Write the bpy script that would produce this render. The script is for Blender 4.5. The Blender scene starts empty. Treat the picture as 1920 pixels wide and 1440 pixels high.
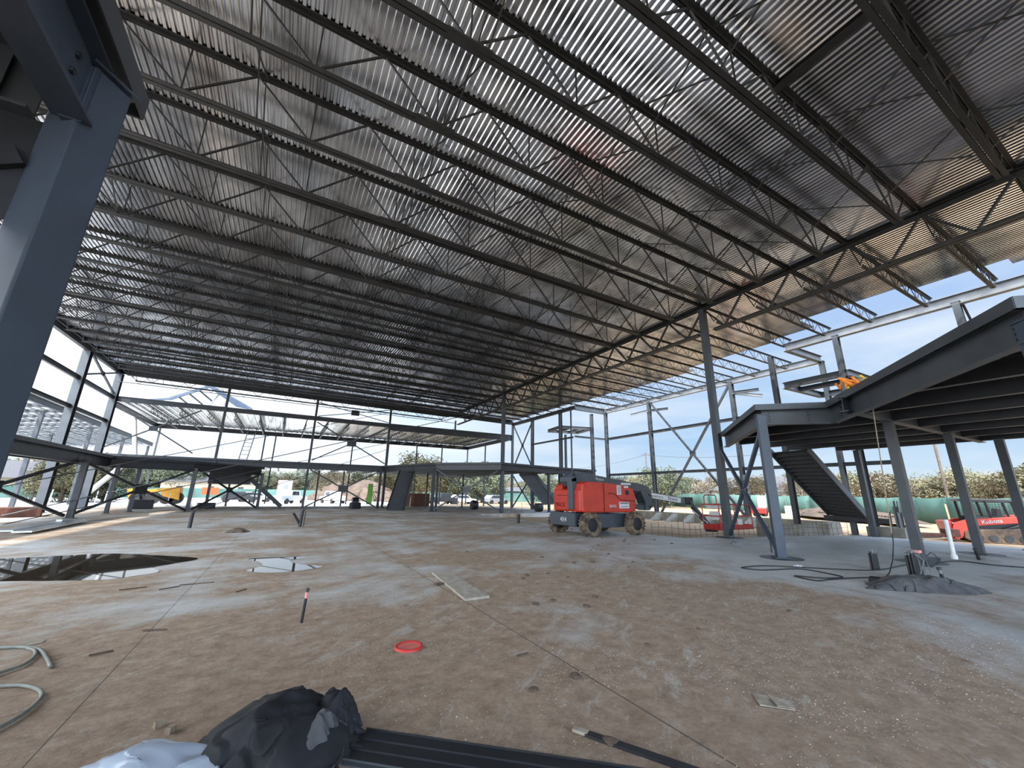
import bpy, bmesh, math, random
from mathutils import Vector, Matrix, noise
PI = math.pi
random.seed(7)
S = bpy.context.scene
COL = S.collection

# ------------------------------------------------------------------ camera
F = 750.0; CX, CY = 960.0, 720.0; H = 1.65
def _ray(x, y): return Vector(((x-CX)/F, -(y-CY)/F, -1.0))
_up = _ray(1005, -2015).normalized()
_yy = _ray(527, 919); _yy -= _up*_yy.dot(_up); _yy.normalize()
_xx = _yy.cross(_up)
ROT = Matrix((_xx, _yy, _up))            # world = ROT @ camera
EYE = Vector((0, 0, H))
cam_data = bpy.data.cameras.new('camera')
cam_data.sensor_fit = 'HORIZONTAL'; cam_data.sensor_width = 36.0
cam_data.lens = F/1920*36.0; cam_data.clip_start = 0.05; cam_data.clip_end = 2000
cam = bpy.data.objects.new('camera', cam_data); COL.objects.link(cam)
cam.matrix_world = Matrix.Translation(EYE) @ ROT.to_4x4()
S.camera = cam
def on(px, py, **k):                     # where the line of sight meets a real plane of the building
    v = ROT @ _ray(px, py)
    (a, val), = k.items(); i = 'xyz'.index(a)
    return EYE + v*((val-EYE[i])/v[i])

# ------------------------------------------------------------------ view and light
S.view_settings.view_transform = 'Standard'; S.view_settings.look = 'None'
S.view_settings.gamma = 1.0; S.view_settings.exposure = 0.45
S.view_settings.use_curve_mapping = False
SUN_DIR = Vector((-0.50, -0.72, 0.80)).normalized()      # towards the sun
sd = bpy.data.lights.new('sun', 'SUN'); sd.energy = 5.0; sd.angle = 0.02; sd.color = (1.0, 0.93, 0.82)
so = bpy.data.objects.new('sun', sd); COL.objects.link(so)
so.rotation_euler = (-SUN_DIR).to_track_quat('-Z', 'Y').to_euler(); so.location = (-30, -40, 60)

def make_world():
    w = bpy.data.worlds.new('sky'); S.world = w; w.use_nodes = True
    nt = w.node_tree; nt.nodes.clear(); N = nt.nodes; L = nt.links
    out = N.new('ShaderNodeOutputWorld'); bg = N.new('ShaderNodeBackground')
    tc = N.new('ShaderNodeTexCoord'); sep = N.new('ShaderNodeSeparateXYZ')
    L.new(tc.outputs['Generated'], sep.inputs[0])
    # height gradient
    r = N.new('ShaderNodeValToRGB'); L.new(sep.outputs['Z'], r.inputs[0])
    e = r.color_ramp.elements
    e[0].position = 0.0; e[0].color = (0.62, 0.76, 0.86, 1)
    e[1].position = 1.0; e[1].color = (0.22, 0.38, 0.70, 1)
    x = e.new(0.12); x.color = (0.42, 0.62, 0.86, 1)
    x = e.new(0.40); x.color = (0.40, 0.56, 0.86, 1)
    # brighter veil of cloud towards the left (-X, +Y)
    dot = N.new('ShaderNodeVectorMath'); dot.operation = 'DOT_PRODUCT'
    L.new(tc.outputs['Generated'], dot.inputs[0]); dot.inputs[1].default_value = Vector((-0.80, 0.52, 0.25)).normalized()
    mr = N.new('ShaderNodeMapRange'); L.new(dot.outputs['Value'], mr.inputs[0])
    mr.inputs[1].default_value = -0.15; mr.inputs[2].default_value = 0.95
    # streaky clouds
    mp = N.new('ShaderNodeMapping'); L.new(tc.outputs['Generated'], mp.inputs[0])
    mp.inputs['Scale'].default_value = (1.6, 1.6, 7.0); mp.inputs['Rotation'].default_value = (0.1, -0.12, 0.3)
    nz = N.new('ShaderNodeTexNoise'); L.new(mp.outputs[0], nz.inputs[0])
    nz.inputs['Scale'].default_value = 1.7; nz.inputs['Detail'].default_value = 7; nz.inputs['Roughness'].default_value = 0.55
    cr = N.new('ShaderNodeValToRGB'); L.new(nz.outputs['Fac'], cr.inputs[0])
    cr.color_ramp.elements[0].position = 0.38; cr.color_ramp.elements[1].position = 0.70
    add = N.new('ShaderNodeMath'); add.operation = 'ADD'; add.use_clamp = True
    m1 = N.new('ShaderNodeMath'); m1.operation = 'MULTIPLY'; m1.inputs[1].default_value = 0.75
    L.new(cr.outputs[0], m1.inputs[0]); L.new(m1.outputs[0], add.inputs[0])
    m2 = N.new('ShaderNodeMath'); m2.operation = 'MULTIPLY'; m2.inputs[1].default_value = 0.80
    L.new(mr.outputs[0], m2.inputs[0]); L.new(m2.outputs[0], add.inputs[1])
    mx = N.new('ShaderNodeMix'); mx.data_type = 'RGBA'
    L.new(add.outputs[0], mx.inputs['Factor']); L.new(r.outputs[0], mx.inputs['A'])
    mx.inputs['B'].default_value = (0.80, 0.87, 0.94, 1)
    L.new(mx.outputs['Result'], bg.inputs['Color'])
    # strength: brighter on the left
    st = N.new('ShaderNodeMapRange'); L.new(dot.outputs['Value'], st.inputs[0])
    st.inputs[1].default_value = 0.1; st.inputs[2].default_value = 1.0
    st.inputs[3].default_value = 0.80; st.inputs[4].default_value = 1.45
    # added sky glow around the sun, unseen behind the camera, brightening the interior
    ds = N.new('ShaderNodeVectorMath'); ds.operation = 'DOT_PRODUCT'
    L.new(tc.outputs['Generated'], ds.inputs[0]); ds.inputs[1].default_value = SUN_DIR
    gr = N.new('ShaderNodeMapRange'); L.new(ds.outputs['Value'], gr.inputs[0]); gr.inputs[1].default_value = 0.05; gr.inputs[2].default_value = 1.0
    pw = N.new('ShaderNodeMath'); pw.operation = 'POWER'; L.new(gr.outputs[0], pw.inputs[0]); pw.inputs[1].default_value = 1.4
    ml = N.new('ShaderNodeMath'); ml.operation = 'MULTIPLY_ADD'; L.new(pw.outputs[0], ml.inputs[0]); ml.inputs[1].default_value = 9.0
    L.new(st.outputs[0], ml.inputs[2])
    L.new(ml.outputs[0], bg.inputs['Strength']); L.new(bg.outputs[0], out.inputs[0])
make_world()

# ------------------------------------------------------------------ materials
def mat(name, col, rough=0.6, metal=0.0, var=0.0, scale=4.0, bump=0.0, col2=None, stretch=None, spec=0.5, emit=None, alpha=None):
    m = bpy.data.materials.new(name); m.use_nodes = True
    nt = m.node_tree; N = nt.nodes; L = nt.links; b = N['Principled BSDF']
    b.inputs['Base Color'].default_value = (*col, 1); b.inputs['Roughness'].default_value = rough
    b.inputs['Metallic'].default_value = metal; b.inputs['Specular IOR Level'].default_value = spec
    if var or col2 or bump:
        tc = N.new('ShaderNodeTexCoord'); mp = N.new('ShaderNodeMapping'); L.new(tc.outputs['Object'], mp.inputs[0])
        if stretch: mp.inputs['Scale'].default_value = stretch
        nz = N.new('ShaderNodeTexNoise'); nz.inputs['Scale'].default_value = scale; nz.inputs['Detail'].default_value = 6
        L.new(mp.outputs[0], nz.inputs[0])
        if var or col2:
            r = N.new('ShaderNodeValToRGB'); L.new(nz.outputs['Fac'], r.inputs[0])
            c2 = col2 or tuple(min(1, c*(1+var)) for c in col); c1 = col if col2 else tuple(c*(1-var) for c in col)
            r.color_ramp.elements[0].position = 0.35; r.color_ramp.elements[0].color = (*c1, 1)
            r.color_ramp.elements[1].position = 0.65; r.color_ramp.elements[1].color = (*c2, 1)
            L.new(r.outputs[0], b.inputs['Base Color'])
        if bump:
            bp = N.new('ShaderNodeBump'); bp.inputs['Strength'].default_value = bump; bp.inputs['Distance'].default_value = 0.02
            L.new(nz.outputs['Fac'], bp.inputs['Height']); L.new(bp.outputs[0], b.inputs['Normal'])
    if alpha is not None: b.inputs['Alpha'].default_value = alpha
    return m
M = {}
M['joist'] = mat('primer_steel_joist', (0.017, 0.016, 0.015), 0.55, 0.0, 0.25, 3)
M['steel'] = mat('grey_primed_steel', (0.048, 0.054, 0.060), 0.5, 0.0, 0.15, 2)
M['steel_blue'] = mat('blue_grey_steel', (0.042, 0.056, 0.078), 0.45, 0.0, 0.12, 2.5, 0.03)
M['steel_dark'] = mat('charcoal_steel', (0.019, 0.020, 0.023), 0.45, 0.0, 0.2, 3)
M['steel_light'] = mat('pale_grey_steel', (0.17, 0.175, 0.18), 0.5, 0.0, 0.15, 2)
M['rod'] = mat('bracing_rod_steel', (0.05, 0.05, 0.053), 0.5)
M['rust'] = mat('rusted_steel', (0.16, 0.055, 0.03), 0.8, 0, 0, 5, 0, (0.07, 0.035, 0.025))
M['rebar'] = mat('rebar_steel', (0.09, 0.06, 0.045), 0.8, 0, 0.3, 8)
M['black'] = mat('black_plastic', (0.012, 0.012, 0.014), 0.45, 0, 0.2, 9)
M['rubber'] = mat('hub_black', (0.010, 0.010, 0.010), 0.6)
M['red'] = mat('orange_red_paint', (0.42, 0.030, 0.014), 0.35, 0, 0.10, 3)
M['red_dark'] = mat('red_rail_paint', (0.38, 0.018, 0.012), 0.4)
M['lift_grey'] = mat('lift_grey_paint', (0.05, 0.06, 0.072), 0.4, 0, 0.12, 4)
M['white'] = mat('white_paint', (0.55, 0.55, 0.55), 0.5, 0, 0.05, 3)
M['ink'] = mat('dark_ink', (0.02, 0.02, 0.03), 0.7)
M['redink'] = mat('dark_red_ink', (0.10, 0.008, 0.006), 0.7)
M['chrome'] = mat('polished_rod', (0.6, 0.6, 0.6), 0.2, 1.0)
M['yellow'] = mat('machine_yellow', (0.60, 0.27, 0.012), 0.45, 0, 0.1, 3)
M['orange'] = mat('safety_orange', (0.55, 0.09, 0.03), 0.6)
M['lime'] = mat('lime_green_paint', (0.20, 0.50, 0.07), 0.6)
M['glass'] = mat('dark_window_glass', (0.03, 0.035, 0.04), 0.1)
M['sand'] = mat('sandy_timber', (0.42, 0.34, 0.22), 0.8, 0, 0.15, 6)
M['wood'] = mat('weathered_wood', (0.30, 0.24, 0.17), 0.8, 0, 0.25, 12, 0.2, None, (1, 8, 1))
M['board'] = mat('dusty_plywood', (0.36, 0.32, 0.26), 0.85, 0, 0.2, 9, 0.1)
M['paper'] = mat('weathered_cardboard', (0.34, 0.29, 0.23), 0.9, 0, 0.25, 14, 0.2)
M['pvc'] = mat('white_pvc', (0.72, 0.72, 0.70), 0.5, 0, 0.1, 8)
M['lid'] = mat('red_plastic', (0.62, 0.035, 0.03), 0.45)
M['lid2'] = mat('dusty_red_plastic', (0.60, 0.16, 0.12), 0.6, 0, 0.15, 14)
M['hose'] = mat('grey_hose', (0.20, 0.20, 0.17), 0.6, 0, 0.15, 10)
M['cable'] = mat('black_cable', (0.02, 0.02, 0.02), 0.6)
M['pink'] = mat('pink_tape', (0.80, 0.30, 0.27), 0.7)
M['cloth'] = mat('black_fabric', (0.012, 0.013, 0.016), 0.75, 0, 0.5, 5, 0.35)
M['cloth2'] = mat('grey_fabric', (0.075, 0.075, 0.078), 0.9, 0, 0.3, 6, 0.3)
M['bark'] = mat('bark', (0.10, 0.075, 0.055), 0.9, 0, 0.2, 3)
M['twig'] = mat('pale_twig', (0.12, 0.095, 0.075), 0.9, 0, 0.2, 3)
M['leaf_a'] = mat('olive_leaves', (0.085, 0.08, 0.035), 0.8, 0, 0, 0.9, 0, (0.17, 0.145, 0.07))
M['leaf_b'] = mat('dark_green_leaves', (0.045, 0.055, 0.03), 0.8, 0, 0, 0.8, 0, (0.10, 0.105, 0.055))
M['leaf_c'] = mat('winter_brown_leaves', (0.13, 0.10, 0.065), 0.85, 0, 0, 0.9, 0, (0.20, 0.165, 0.10))
M['screen'] = mat('green_wind_screen', (0.035, 0.09, 0.072), 0.8, 0, 0, 0.35, 0, (0.085, 0.16, 0.135))
M['concrete'] = mat('raw_concrete', (0.20, 0.185, 0.15), 0.85, 0, 0.2, 2.5, 0.2)
M['wall_tan'] = mat('tan_stucco', (0.28, 0.23, 0.16), 0.8)
M['roofing'] = mat('grey_shingles', (0.08, 0.075, 0.075), 0.9, 0, 0.2, 6)
M['mud'] = mat('mud_clod', (0.11, 0.075, 0.052), 0.95, 0, 0.3, 9)
M['gravel'] = mat('pale_gravel', (0.24, 0.19, 0.145), 0.9, 0, 0, 30, 0, (0.60, 0.54, 0.46))
M['galv'] = mat('galvanised_sheet', (0.62, 0.66, 0.70), 0.3, 0.9, 0.15, 2)
M['lumber'] = mat('bundle_timber', (0.40, 0.30, 0.18), 0.8, 0, 0.2, 4)
M['dirt_heap'] = mat('brown_soil', (0.09, 0.06, 0.04), 0.95, 0, 0.3, 1.0, 0.5)
M['tread'] = mat('muddy_tyre_rubber', (0.035, 0.03, 0.027), 0.9, 0, 0, 5, 0, (0.23, 0.16, 0.10))
M['sling'] = mat('orange_sling', (0.85, 0.25, 0.03), 0.7)
M['sling_y'] = mat('yellow_sling', (0.85, 0.60, 0.08), 0.7)
M['water_drum'] = mat('white_drum', (0.6, 0.58, 0.54), 0.6)

def mat_deck():
    m = bpy.data.materials.new('galvanised_roof_deck'); m.use_nodes = True
    nt = m.node_tree; N = nt.nodes; L = nt.links; b = N['Principled BSDF']
    tc = N.new('ShaderNodeTexCoord'); mp = N.new('ShaderNodeMapping'); L.new(tc.outputs['Object'], mp.inputs[0])
    mp.inputs['Scale'].default_value = (1.0, 0.35, 1)
    nz = N.new('ShaderNodeTexNoise'); nz.inputs['Scale'].default_value = 0.9; nz.inputs['Detail'].default_value = 5
    L.new(mp.outputs[0], nz.inputs[0])
    r = N.new('ShaderNodeValToRGB'); L.new(nz.outputs['Fac'], r.inputs[0])
    r.color_ramp.elements[0].position = 0.3; r.color_ramp.elements[0].color = (0.36, 0.36, 0.37, 1)
    r.color_ramp.elements[1].position = 0.62; r.color_ramp.elements[1].color = (0.86, 0.87, 0.89, 1)
    # panel to panel tone differences (sheets 0.9 m wide, 10 m long)
    sx = N.new('ShaderNodeSeparateXYZ'); L.new(tc.outputs['Object'], sx.inputs[0])
    def fl(o, d):
        a = N.new('ShaderNodeMath'); a.operation = 'DIVIDE'; L.new(o, a.inputs[0]); a.inputs[1].default_value = d
        f = N.new('ShaderNodeMath'); f.operation = 'FLOOR'; L.new(a.outputs[0], f.inputs[0]); return f.outputs[0]
    cb = N.new('ShaderNodeCombineXYZ'); L.new(fl(sx.outputs['X'], 0.9), cb.inputs[0]); L.new(fl(sx.outputs['Y'], 10.0), cb.inputs[1])
    wn = N.new('ShaderNodeTexWhiteNoise'); L.new(cb.outputs[0], wn.inputs[0])
    mr = N.new('ShaderNodeMapRange'); L.new(wn.outputs['Value'], mr.inputs[0]); mr.inputs[3].default_value = 0.82; mr.inputs[4].default_value = 1.05
    mu = N.new('ShaderNodeMix'); mu.data_type = 'RGBA'; mu.blend_type = 'MULTIPLY'; mu.inputs['Factor'].default_value = 1
    L.new(r.outputs[0], mu.inputs['A']); L.new(mr.outputs[0], mu.inputs['B'])
    L.new(mu.outputs['Result'], b.inputs['Base Color'])
    b.inputs['Metallic'].default_value = 1.0; b.inputs['Roughness'].default_value = 0.19
    return m
M['deck'] = mat_deck()

def mat_slab():
    m = bpy.data.materials.new('dirty_concrete_slab'); m.use_nodes = True
    nt = m.node_tree; N = nt.nodes; L = nt.links; b = N['Principled BSDF']
    tc = N.new('ShaderNodeTexCoord'); O = tc.outputs['Object']
    def nz(scale, det=6, rough=0.6, stretch=None, rot=0, dist=0.0):
        m0 = N.new('ShaderNodeMapping'); L.new(O, m0.inputs[0]); m0.inputs['Rotation'].default_value = (0, 0, rot)
        mp = N.new('ShaderNodeMapping'); L.new(m0.outputs[0], mp.inputs[0])
        if stretch: mp.inputs['Scale'].default_value = stretch
        n = N.new('ShaderNodeTexNoise'); n.inputs['Scale'].default_value = scale; n.inputs['Detail'].default_value = det
        n.inputs['Roughness'].default_value = rough; n.inputs['Distortion'].default_value = dist
        L.new(mp.outputs[0], n.inputs[0]); return n.outputs['Fac']
    def ramp(f, a, c, ca=(0, 0, 0), cc=(1, 1, 1)):
        r = N.new('ShaderNodeValToRGB'); L.new(f, r.inputs[0]); e = r.color_ramp.elements
        e[0].position = a; e[1].position = c; e[0].color = (*ca, 1); e[1].color = (*cc, 1); return r.outputs[0]
    def mix(f, A, B, bt='MIX'):
        x = N.new('ShaderNodeMix'); x.data_type = 'RGBA'; x.blend_type = bt
        if isinstance(f, float): x.inputs['Factor'].default_value = f
        else: L.new(f, x.inputs['Factor'])
        for s, v in (('A', A), ('B', B)):
            if isinstance(v, tuple): x.inputs[s].default_value = (*v, 1)
            else: L.new(v, x.inputs[s])
        return x.outputs['Result']
    def math_(op, a, c, clamp=False):
        x = N.new('ShaderNodeMath'); x.operation = op; x.use_clamp = clamp
        for i, v in enumerate((a, c)):
            if isinstance(v, (int, float)): x.inputs[i].default_value = v
            else: L.new(v, x.inputs[i])
        return x.outputs[0]
    sep = N.new('ShaderNodeSeparateXYZ'); L.new(O, sep.inputs[0]); X, Y = sep.outputs['X'], sep.outputs['Y']
    conc = ramp(nz(1.3, 8, 0.65), 0.3, 0.7, (0.43, 0.425, 0.40), (0.60, 0.595, 0.57))
    dirt = ramp(nz(5.0, 8, 0.7), 0.3, 0.72, (0.23, 0.155, 0.10), (0.47, 0.35, 0.25))
    # dirt cover: tyre tracks running diagonally and big patches
    patch = nz(0.30, 7, 0.6, None, 0, 0.6)
    streak = nz(0.6, 8, 0.68, (0.30, 1.5, 1), math.radians(-90), 0.4)
    diag = nz(0.8, 8, 0.68, (0.28, 1.5, 1), math.radians(-41), 0.4)
    lat = nz(0.45, 8, 0.68, (0.30, 1.6, 1), 0.1, 0.4)
    cover = math_('ADD', math_('ADD', math_('MULTIPLY', patch, 0.42), math_('MULTIPLY', lat, 0.25)), math_('ADD', math_('MULTIPLY', streak, 0.22), math_('MULTIPLY', diag, 0.28)))
    # cleaner slab towards the right under the platform and around the boom lift, dirtier in front
    def mrange(f, a, c, d, e):
        x = N.new('ShaderNodeMapRange'); L.new(f, x.inputs[0])
        x.inputs[1].default_value = a; x.inputs[2].default_value = c; x.inputs[3].default_value = d; x.inputs[4].default_value = e
        return x.outputs[0]
    clean = mrange(math_('SUBTRACT', X, math_('MULTIPLY', Y, 0.45)), 4.0, 9.0, 0.0, 0.19)
    near = mrange(Y, 3.0, 9.0, 0.13, 0.0)
    cover = math_('ADD', math_('SUBTRACT', cover, clean), near)
    cov = ramp(cover, 0.515, 0.62)
    base = mix(cov, conc, dirt)
    # pale scuffs and speckle of crushed stone in the dirt
    sp = ramp(nz(55, 3, 0.6), 0.64, 0.70)
    spm = math_('MULTIPLY', sp, ramp(nz(0.9, 4), 0.42, 0.6))
    base = mix(math_('MULTIPLY', spm, 0.55), base, (0.66, 0.60, 0.50))
    sc = ramp(nz(2.0, 9, 0.78, (0.6, 2.2, 1), math.radians(-41), 0.8), 0.55, 0.64)
    base = mix(math_('MULTIPLY', sc, 0.6), base, (0.50, 0.47, 0.42))
    fine = ramp(nz(22, 6, 0.75), 0.25, 0.75, (0.72, 0.72, 0.72), (1.18, 1.18, 1.18))
    base = mix(1.0, base, fine, 'MULTIPLY')
    # saw-cut joints
    def joint(o, c, w):
        d = math_('ABSOLUTE', math_('SUBTRACT', o, c), 0); return math_('LESS_THAN', d, w)
    j = joint(X, -1.13, 0.006)
    for o, c in ((X, 2.78), (Y, 9.95), (Y, 11.85), (X, 9.6), (Y, 21.0)):
        j = math_('MAXIMUM', j, joint(o, c, 0.009))
    base = mix(math_('MULTIPLY', j, 0.75), base, (0.06, 0.055, 0.05))
    L.new(base, b.inputs['Base Color'])
    wet = ramp(nz(0.22, 5, 0.55, (0.6, 1.6, 1), 0.2, 0.4), 0.46, 0.60)
    rr = mix(wet, (0.42,)*3, (0.85,)*3)
    rr = mix(cov, rr, (0.88,)*3); L.new(rr, b.inputs['Roughness'])
    bp = N.new('ShaderNodeBump'); bp.inputs['Strength'].default_value = 0.5; bp.inputs['Distance'].default_value = 0.012
    hh = math_('ADD', math_('MULTIPLY', nz(18, 8, 0.7), cov), math_('MULTIPLY', sp, 0.3))
    L.new(hh, bp.inputs['Height']); L.new(bp.outputs[0], b.inputs['Normal'])
    return m
M['slab'] = mat_slab()
M['ground'] = mat('sandy_site_soil', (0.27, 0.165, 0.085), 0.95, 0, 0, 0.16, 0.4, (0.37, 0.26, 0.15))
def pale_west(m):                         # pale limestone yard left of the building, whitened to brighten the deck's reflection
    nt = m.node_tree; N = nt.nodes; L = nt.links; b = N['Principled BSDF']; src = b.inputs['Base Color'].links[0].from_socket
    tc = N.new('ShaderNodeTexCoord'); sx = N.new('ShaderNodeSeparateXYZ'); L.new(tc.outputs['Object'], sx.inputs[0])
    ad = N.new('ShaderNodeMath'); ad.operation = 'MULTIPLY_ADD'; L.new(sx.outputs['Y'], ad.inputs[0]); ad.inputs[1].default_value = -0.35; L.new(sx.outputs['X'], ad.inputs[2])
    mr = N.new('ShaderNodeMapRange'); L.new(ad.outputs[0], mr.inputs[0]); mr.inputs[1].default_value = 4; mr.inputs[2].default_value = -14
    mx = N.new('ShaderNodeMix'); mx.data_type = 'RGBA'; L.new(mr.outputs[0], mx.inputs['Factor']); L.new(src, mx.inputs['A']); mx.inputs['B'].default_value = (0.80, 0.75, 0.68, 1)
    L.new(mx.outputs['Result'], b.inputs['Base Color'])
pale_west(M['ground'])
M['grass'] = mat('dry_winter_grass', (0.34, 0.28, 0.17), 0.95, 0, 0, 0.2, 0.3, (0.44, 0.38, 0.24))

def mat_water():
    m = bpy.data.materials.new('puddle_water'); m.use_nodes = True
    N = m.node_tree.nodes; L = m.node_tree.links; b = N['Principled BSDF']
    b.inputs['Base Color'].default_value = (0.035, 0.026, 0.016, 1); b.inputs['Roughness'].default_value = 0.02
    b.inputs['IOR'].default_value = 1.33
    return m
M['water'] = mat_water()
def mat_plastic():
    m = bpy.data.materials.new('clear_plastic_film'); m.use_nodes = True
    N = m.node_tree.nodes; L = m.node_tree.links; b = N['Principled BSDF']
    b.inputs['Base Color'].default_value = (0.55, 0.62, 0.72, 1); b.inputs['Roughness'].default_value = 0.22
    b.inputs['Alpha'].default_value = 0.62; b.inputs['Specular IOR Level'].default_value = 0.9
    return m
M['film'] = mat_plastic()

# ------------------------------------------------------------------ mesh helpers
class MB:
    def __init__(s): s.v = []; s.f = []
    def add(s, vs, fs):
        n = len(s.v); s.v += [Vector(v) for v in vs]; s.f += [tuple(n+i for i in f) for f in fs]; return s
    def box(s, c, size, rz=0.0, mtx=None):
        c = Vector(c); h = Vector(size)/2; R = mtx or Matrix.Rotation(rz, 3, 'Z')
        vs = [c + R @ Vector((x*h.x, y*h.y, z*h.z)) for x in (-1, 1) for y in (-1, 1) for z in (-1, 1)]
        return s.add(vs, [(0, 1, 3, 2), (4, 6, 7, 5), (0, 4, 5, 1), (2, 3, 7, 6), (0, 2, 6, 4), (1, 5, 7, 3)])
    def sweep(s, p0, p1, prof, up=(0, 0, 1), closed=True):
        p0 = Vector(p0); p1 = Vector(p1); d = (p1-p0).normalized(); up = Vector(up)
        if abs(d.dot(up)) > 0.98: up = Vector((0, 1, 0)) if abs(d.y) < 0.9 else Vector((1, 0, 0))
        side = d.cross(up).normalized(); u = side.cross(d).normalized()
        n = len(prof); vs = [p0 + side*a + u*b for a, b in prof] + [p1 + side*a + u*b for a, b in prof]
        fs = [(i, (i+1) % n, n+(i+1) % n, n+i) for i in range(n)]
        fs += [tuple(range(n-1, -1, -1)), tuple(range(n, 2*n))]
        return s.add(vs, fs)
    def bar(s, p0, p1, w, h=None, up=(0, 0, 1)):
        h = h or w; return s.sweep(p0, p1, [(-w/2, -h/2), (w/2, -h/2), (w/2, h/2), (-w/2, h/2)], up)
    def ibeam(s, p0, p1, d, w, tf=None, tw=None, up=(0, 0, 1), drop=0.0):
        tf = tf or max(0.012, d*0.035); tw = tw or max(0.008, d*0.02); a = w/2; t = tw/2; h = d/2; z = -drop
        P = [(-a, -h), (a, -h), (a, -h+tf), (t, -h+tf), (t, h-tf), (a, h-tf), (a, h), (-a, h), (-a, h-tf), (-t, h-tf), (-t, -h+tf), (-a, -h+tf)]
        p0 = Vector(p0); p1 = Vector(p1); dd = (p1-p0).normalized(); upv = Vector(up)
        if abs(dd.dot(upv)) > 0.98: upv = Vector((0, 1, 0))
        side = dd.cross(upv).normalized(); u = side.cross(dd).normalized()
        n = 12; vs = [q + side*x + u*(y+z) for q in (p0, p1) for x, y in P]
        fs = [(i, (i+1) % n, n+(i+1) % n, n+i) for i in range(n)]
        caps = [(0, 1, 2, 11), (11, 2, 3, 10), (10, 3, 4, 9), (9, 4, 5, 8), (8, 5, 6, 7)]
        fs += [tuple(reversed(c)) for c in caps] + [tuple(n+i for i in c) for c in caps]
        return s.add(vs, fs)
    def angle2(s, p0, p1, leg, t, gap, down=True):          # pair of angles back to back
        sg = -1 if down else 1
        for m in (-1, 1):
            P = [(m*gap, 0), (m*(gap+leg), 0), (m*(gap+leg), sg*t), (m*(gap+t), sg*t), (m*(gap+t), sg*leg), (m*gap, sg*leg)]
            if m*sg > 0: P = P[::-1]
            p0v = Vector(p0); p1v = Vector(p1); d = (p1v-p0v).normalized(); side = d.cross(Vector((0, 0, 1))).normalized(); u = side.cross(d)
            vs = [q + side*x + u*y for q in (p0v, p1v) for x, y in P]
            fs = [(i, (i+1) % 6, 6+(i+1) % 6, 6+i) for i in range(6)]
            c = [(0, 1, 2, 3), (0, 3, 4, 5)]
            fs += [tuple(reversed(k)) for k in c] + [tuple(6+i for i in k) for k in c]
            s.add(vs, fs)
        return s
    def tube(s, pts, r, n=6, caps=True):
        pts = [Vector(p) for p in pts]; N = len(pts)
        rs = r if isinstance(r, (list, tuple)) else [r]*N
        ref = Vector((0, 0, 1)); base = len(s.v); prev = None
        for i, p in enumerate(pts):
            d = (pts[min(i+1, N-1)] - pts[max(i-1, 0)]).normalized()
            if prev is None:
                a = d.cross(ref if abs(d.z) < 0.9 else Vector((1, 0, 0))).normalized()
            else: a = (prev - d*prev.dot(d)).normalized()
            prev = a; bb = d.cross(a)
            for k in range(n):
                t = 2*PI*k/n; s.v.append(p + a*math.cos(t)*rs[i] + bb*math.sin(t)*rs[i])
        for i in range(N-1):
            for k in range(n):
                a0 = base+i*n+k; a1 = base+i*n+(k+1) % n
                s.f.append((a0, a1, a1+n, a0+n))
        if caps:
            s.f.append(tuple(base+k for k in range(n-1, -1, -1))); s.f.append(tuple(base+(N-1)*n+k for k in range(n)))
        return s
    def cyl(s, p0, p1, r, n=16, r2=None): return s.tube([p0, p1], [r, r if r2 is None else r2], n)
    def prism(s, poly, z0, z1):
        n = len(poly); vs = [(x, y, z0) for x, y in poly] + [(x, y, z1) for x, y in poly]
        fs = [(i, (i+1) % n, n+(i+1) % n, n+i) for i in range(n)] + [tuple(range(n-1, -1, -1)), tuple(range(n, 2*n))]
        return s.add(vs, fs)
    def side_prism(s, poly, y0, y1):                        # polygon in XZ, extruded along Y
        n = len(poly); vs = [(x, y0, z) for x, z in poly] + [(x, y1, z) for x, z in poly]
        fs = [(i, (i+1) % n, n+(i+1) % n, n+i) for i in range(n)] + [tuple(range(n-1, -1, -1)), tuple(range(n, 2*n))]
        return s.add(vs, fs)
    def plate(s, corners, t, nrm=None):
        c = [Vector(p) for p in corners]; nn = (c[1]-c[0]).cross(c[2]-c[0]).normalized()*t/2; n = len(c)
        return s.add([p-nn for p in c]+[p+nn for p in c], [(i, (i+1) % n, n+(i+1) % n, n+i) for i in range(n)]+[tuple(range(n-1, -1, -1)), tuple(range(n, 2*n))])
    def build(s, name, m, parent=None, loc=None, smooth=False, fix=True, bevel=0.0):
        me = bpy.data.meshes.new(name)
        org = parent_loc(parent) if parent else Vector(loc) if loc is not None else Vector((0, 0, 0))
        me.from_pydata([tuple(v-org) for v in s.v], [], s.f); me.update()
        if fix or bevel:
            bm = bmesh.new(); bm.from_mesh(me)
            if fix: bmesh.ops.recalc_face_normals(bm, faces=bm.faces)
            if bevel:
                bmesh.ops.bevel(bm, geom=[e for e in bm.edges if len(e.link_faces) == 2 and e.calc_face_angle(0) > 0.5], offset=bevel, segments=2, affect='EDGES', profile=0.6)
            bm.to_mesh(me); bm.free()
        if smooth:
            for p in me.polygons: p.use_smooth = True
        me.materials.append(M[m] if isinstance(m, str) else m)
        o = bpy.data.objects.new(name, me); COL.objects.link(o)
        if parent: o.parent = parent
        elif loc is not None: o.location = loc
        return o
WL = {}
def parent_loc(p):
    while p is not None:
        if p.name in WL: return WL[p.name]
        if p.parent is None: return Vector(p.location)
        p = p.parent
def thing(name, label, cat, loc, group=None):
    o = bpy.data.objects.new(name, None); COL.objects.link(o); o.location = loc; o.empty_display_size = 0.2
    return tag(o, label, cat, group)
def tag(o, label, cat, group=None, kind=None):
    o['label'] = label; o['category'] = cat; o['kind'] = 'thing'
    if group: o['group'] = group
    if kind: o['kind'] = kind
    return o
def struct(o): o['kind'] = 'structure'; return o
def kids(o): return [c for c in bpy.data.objects if c.parent == o]
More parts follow.
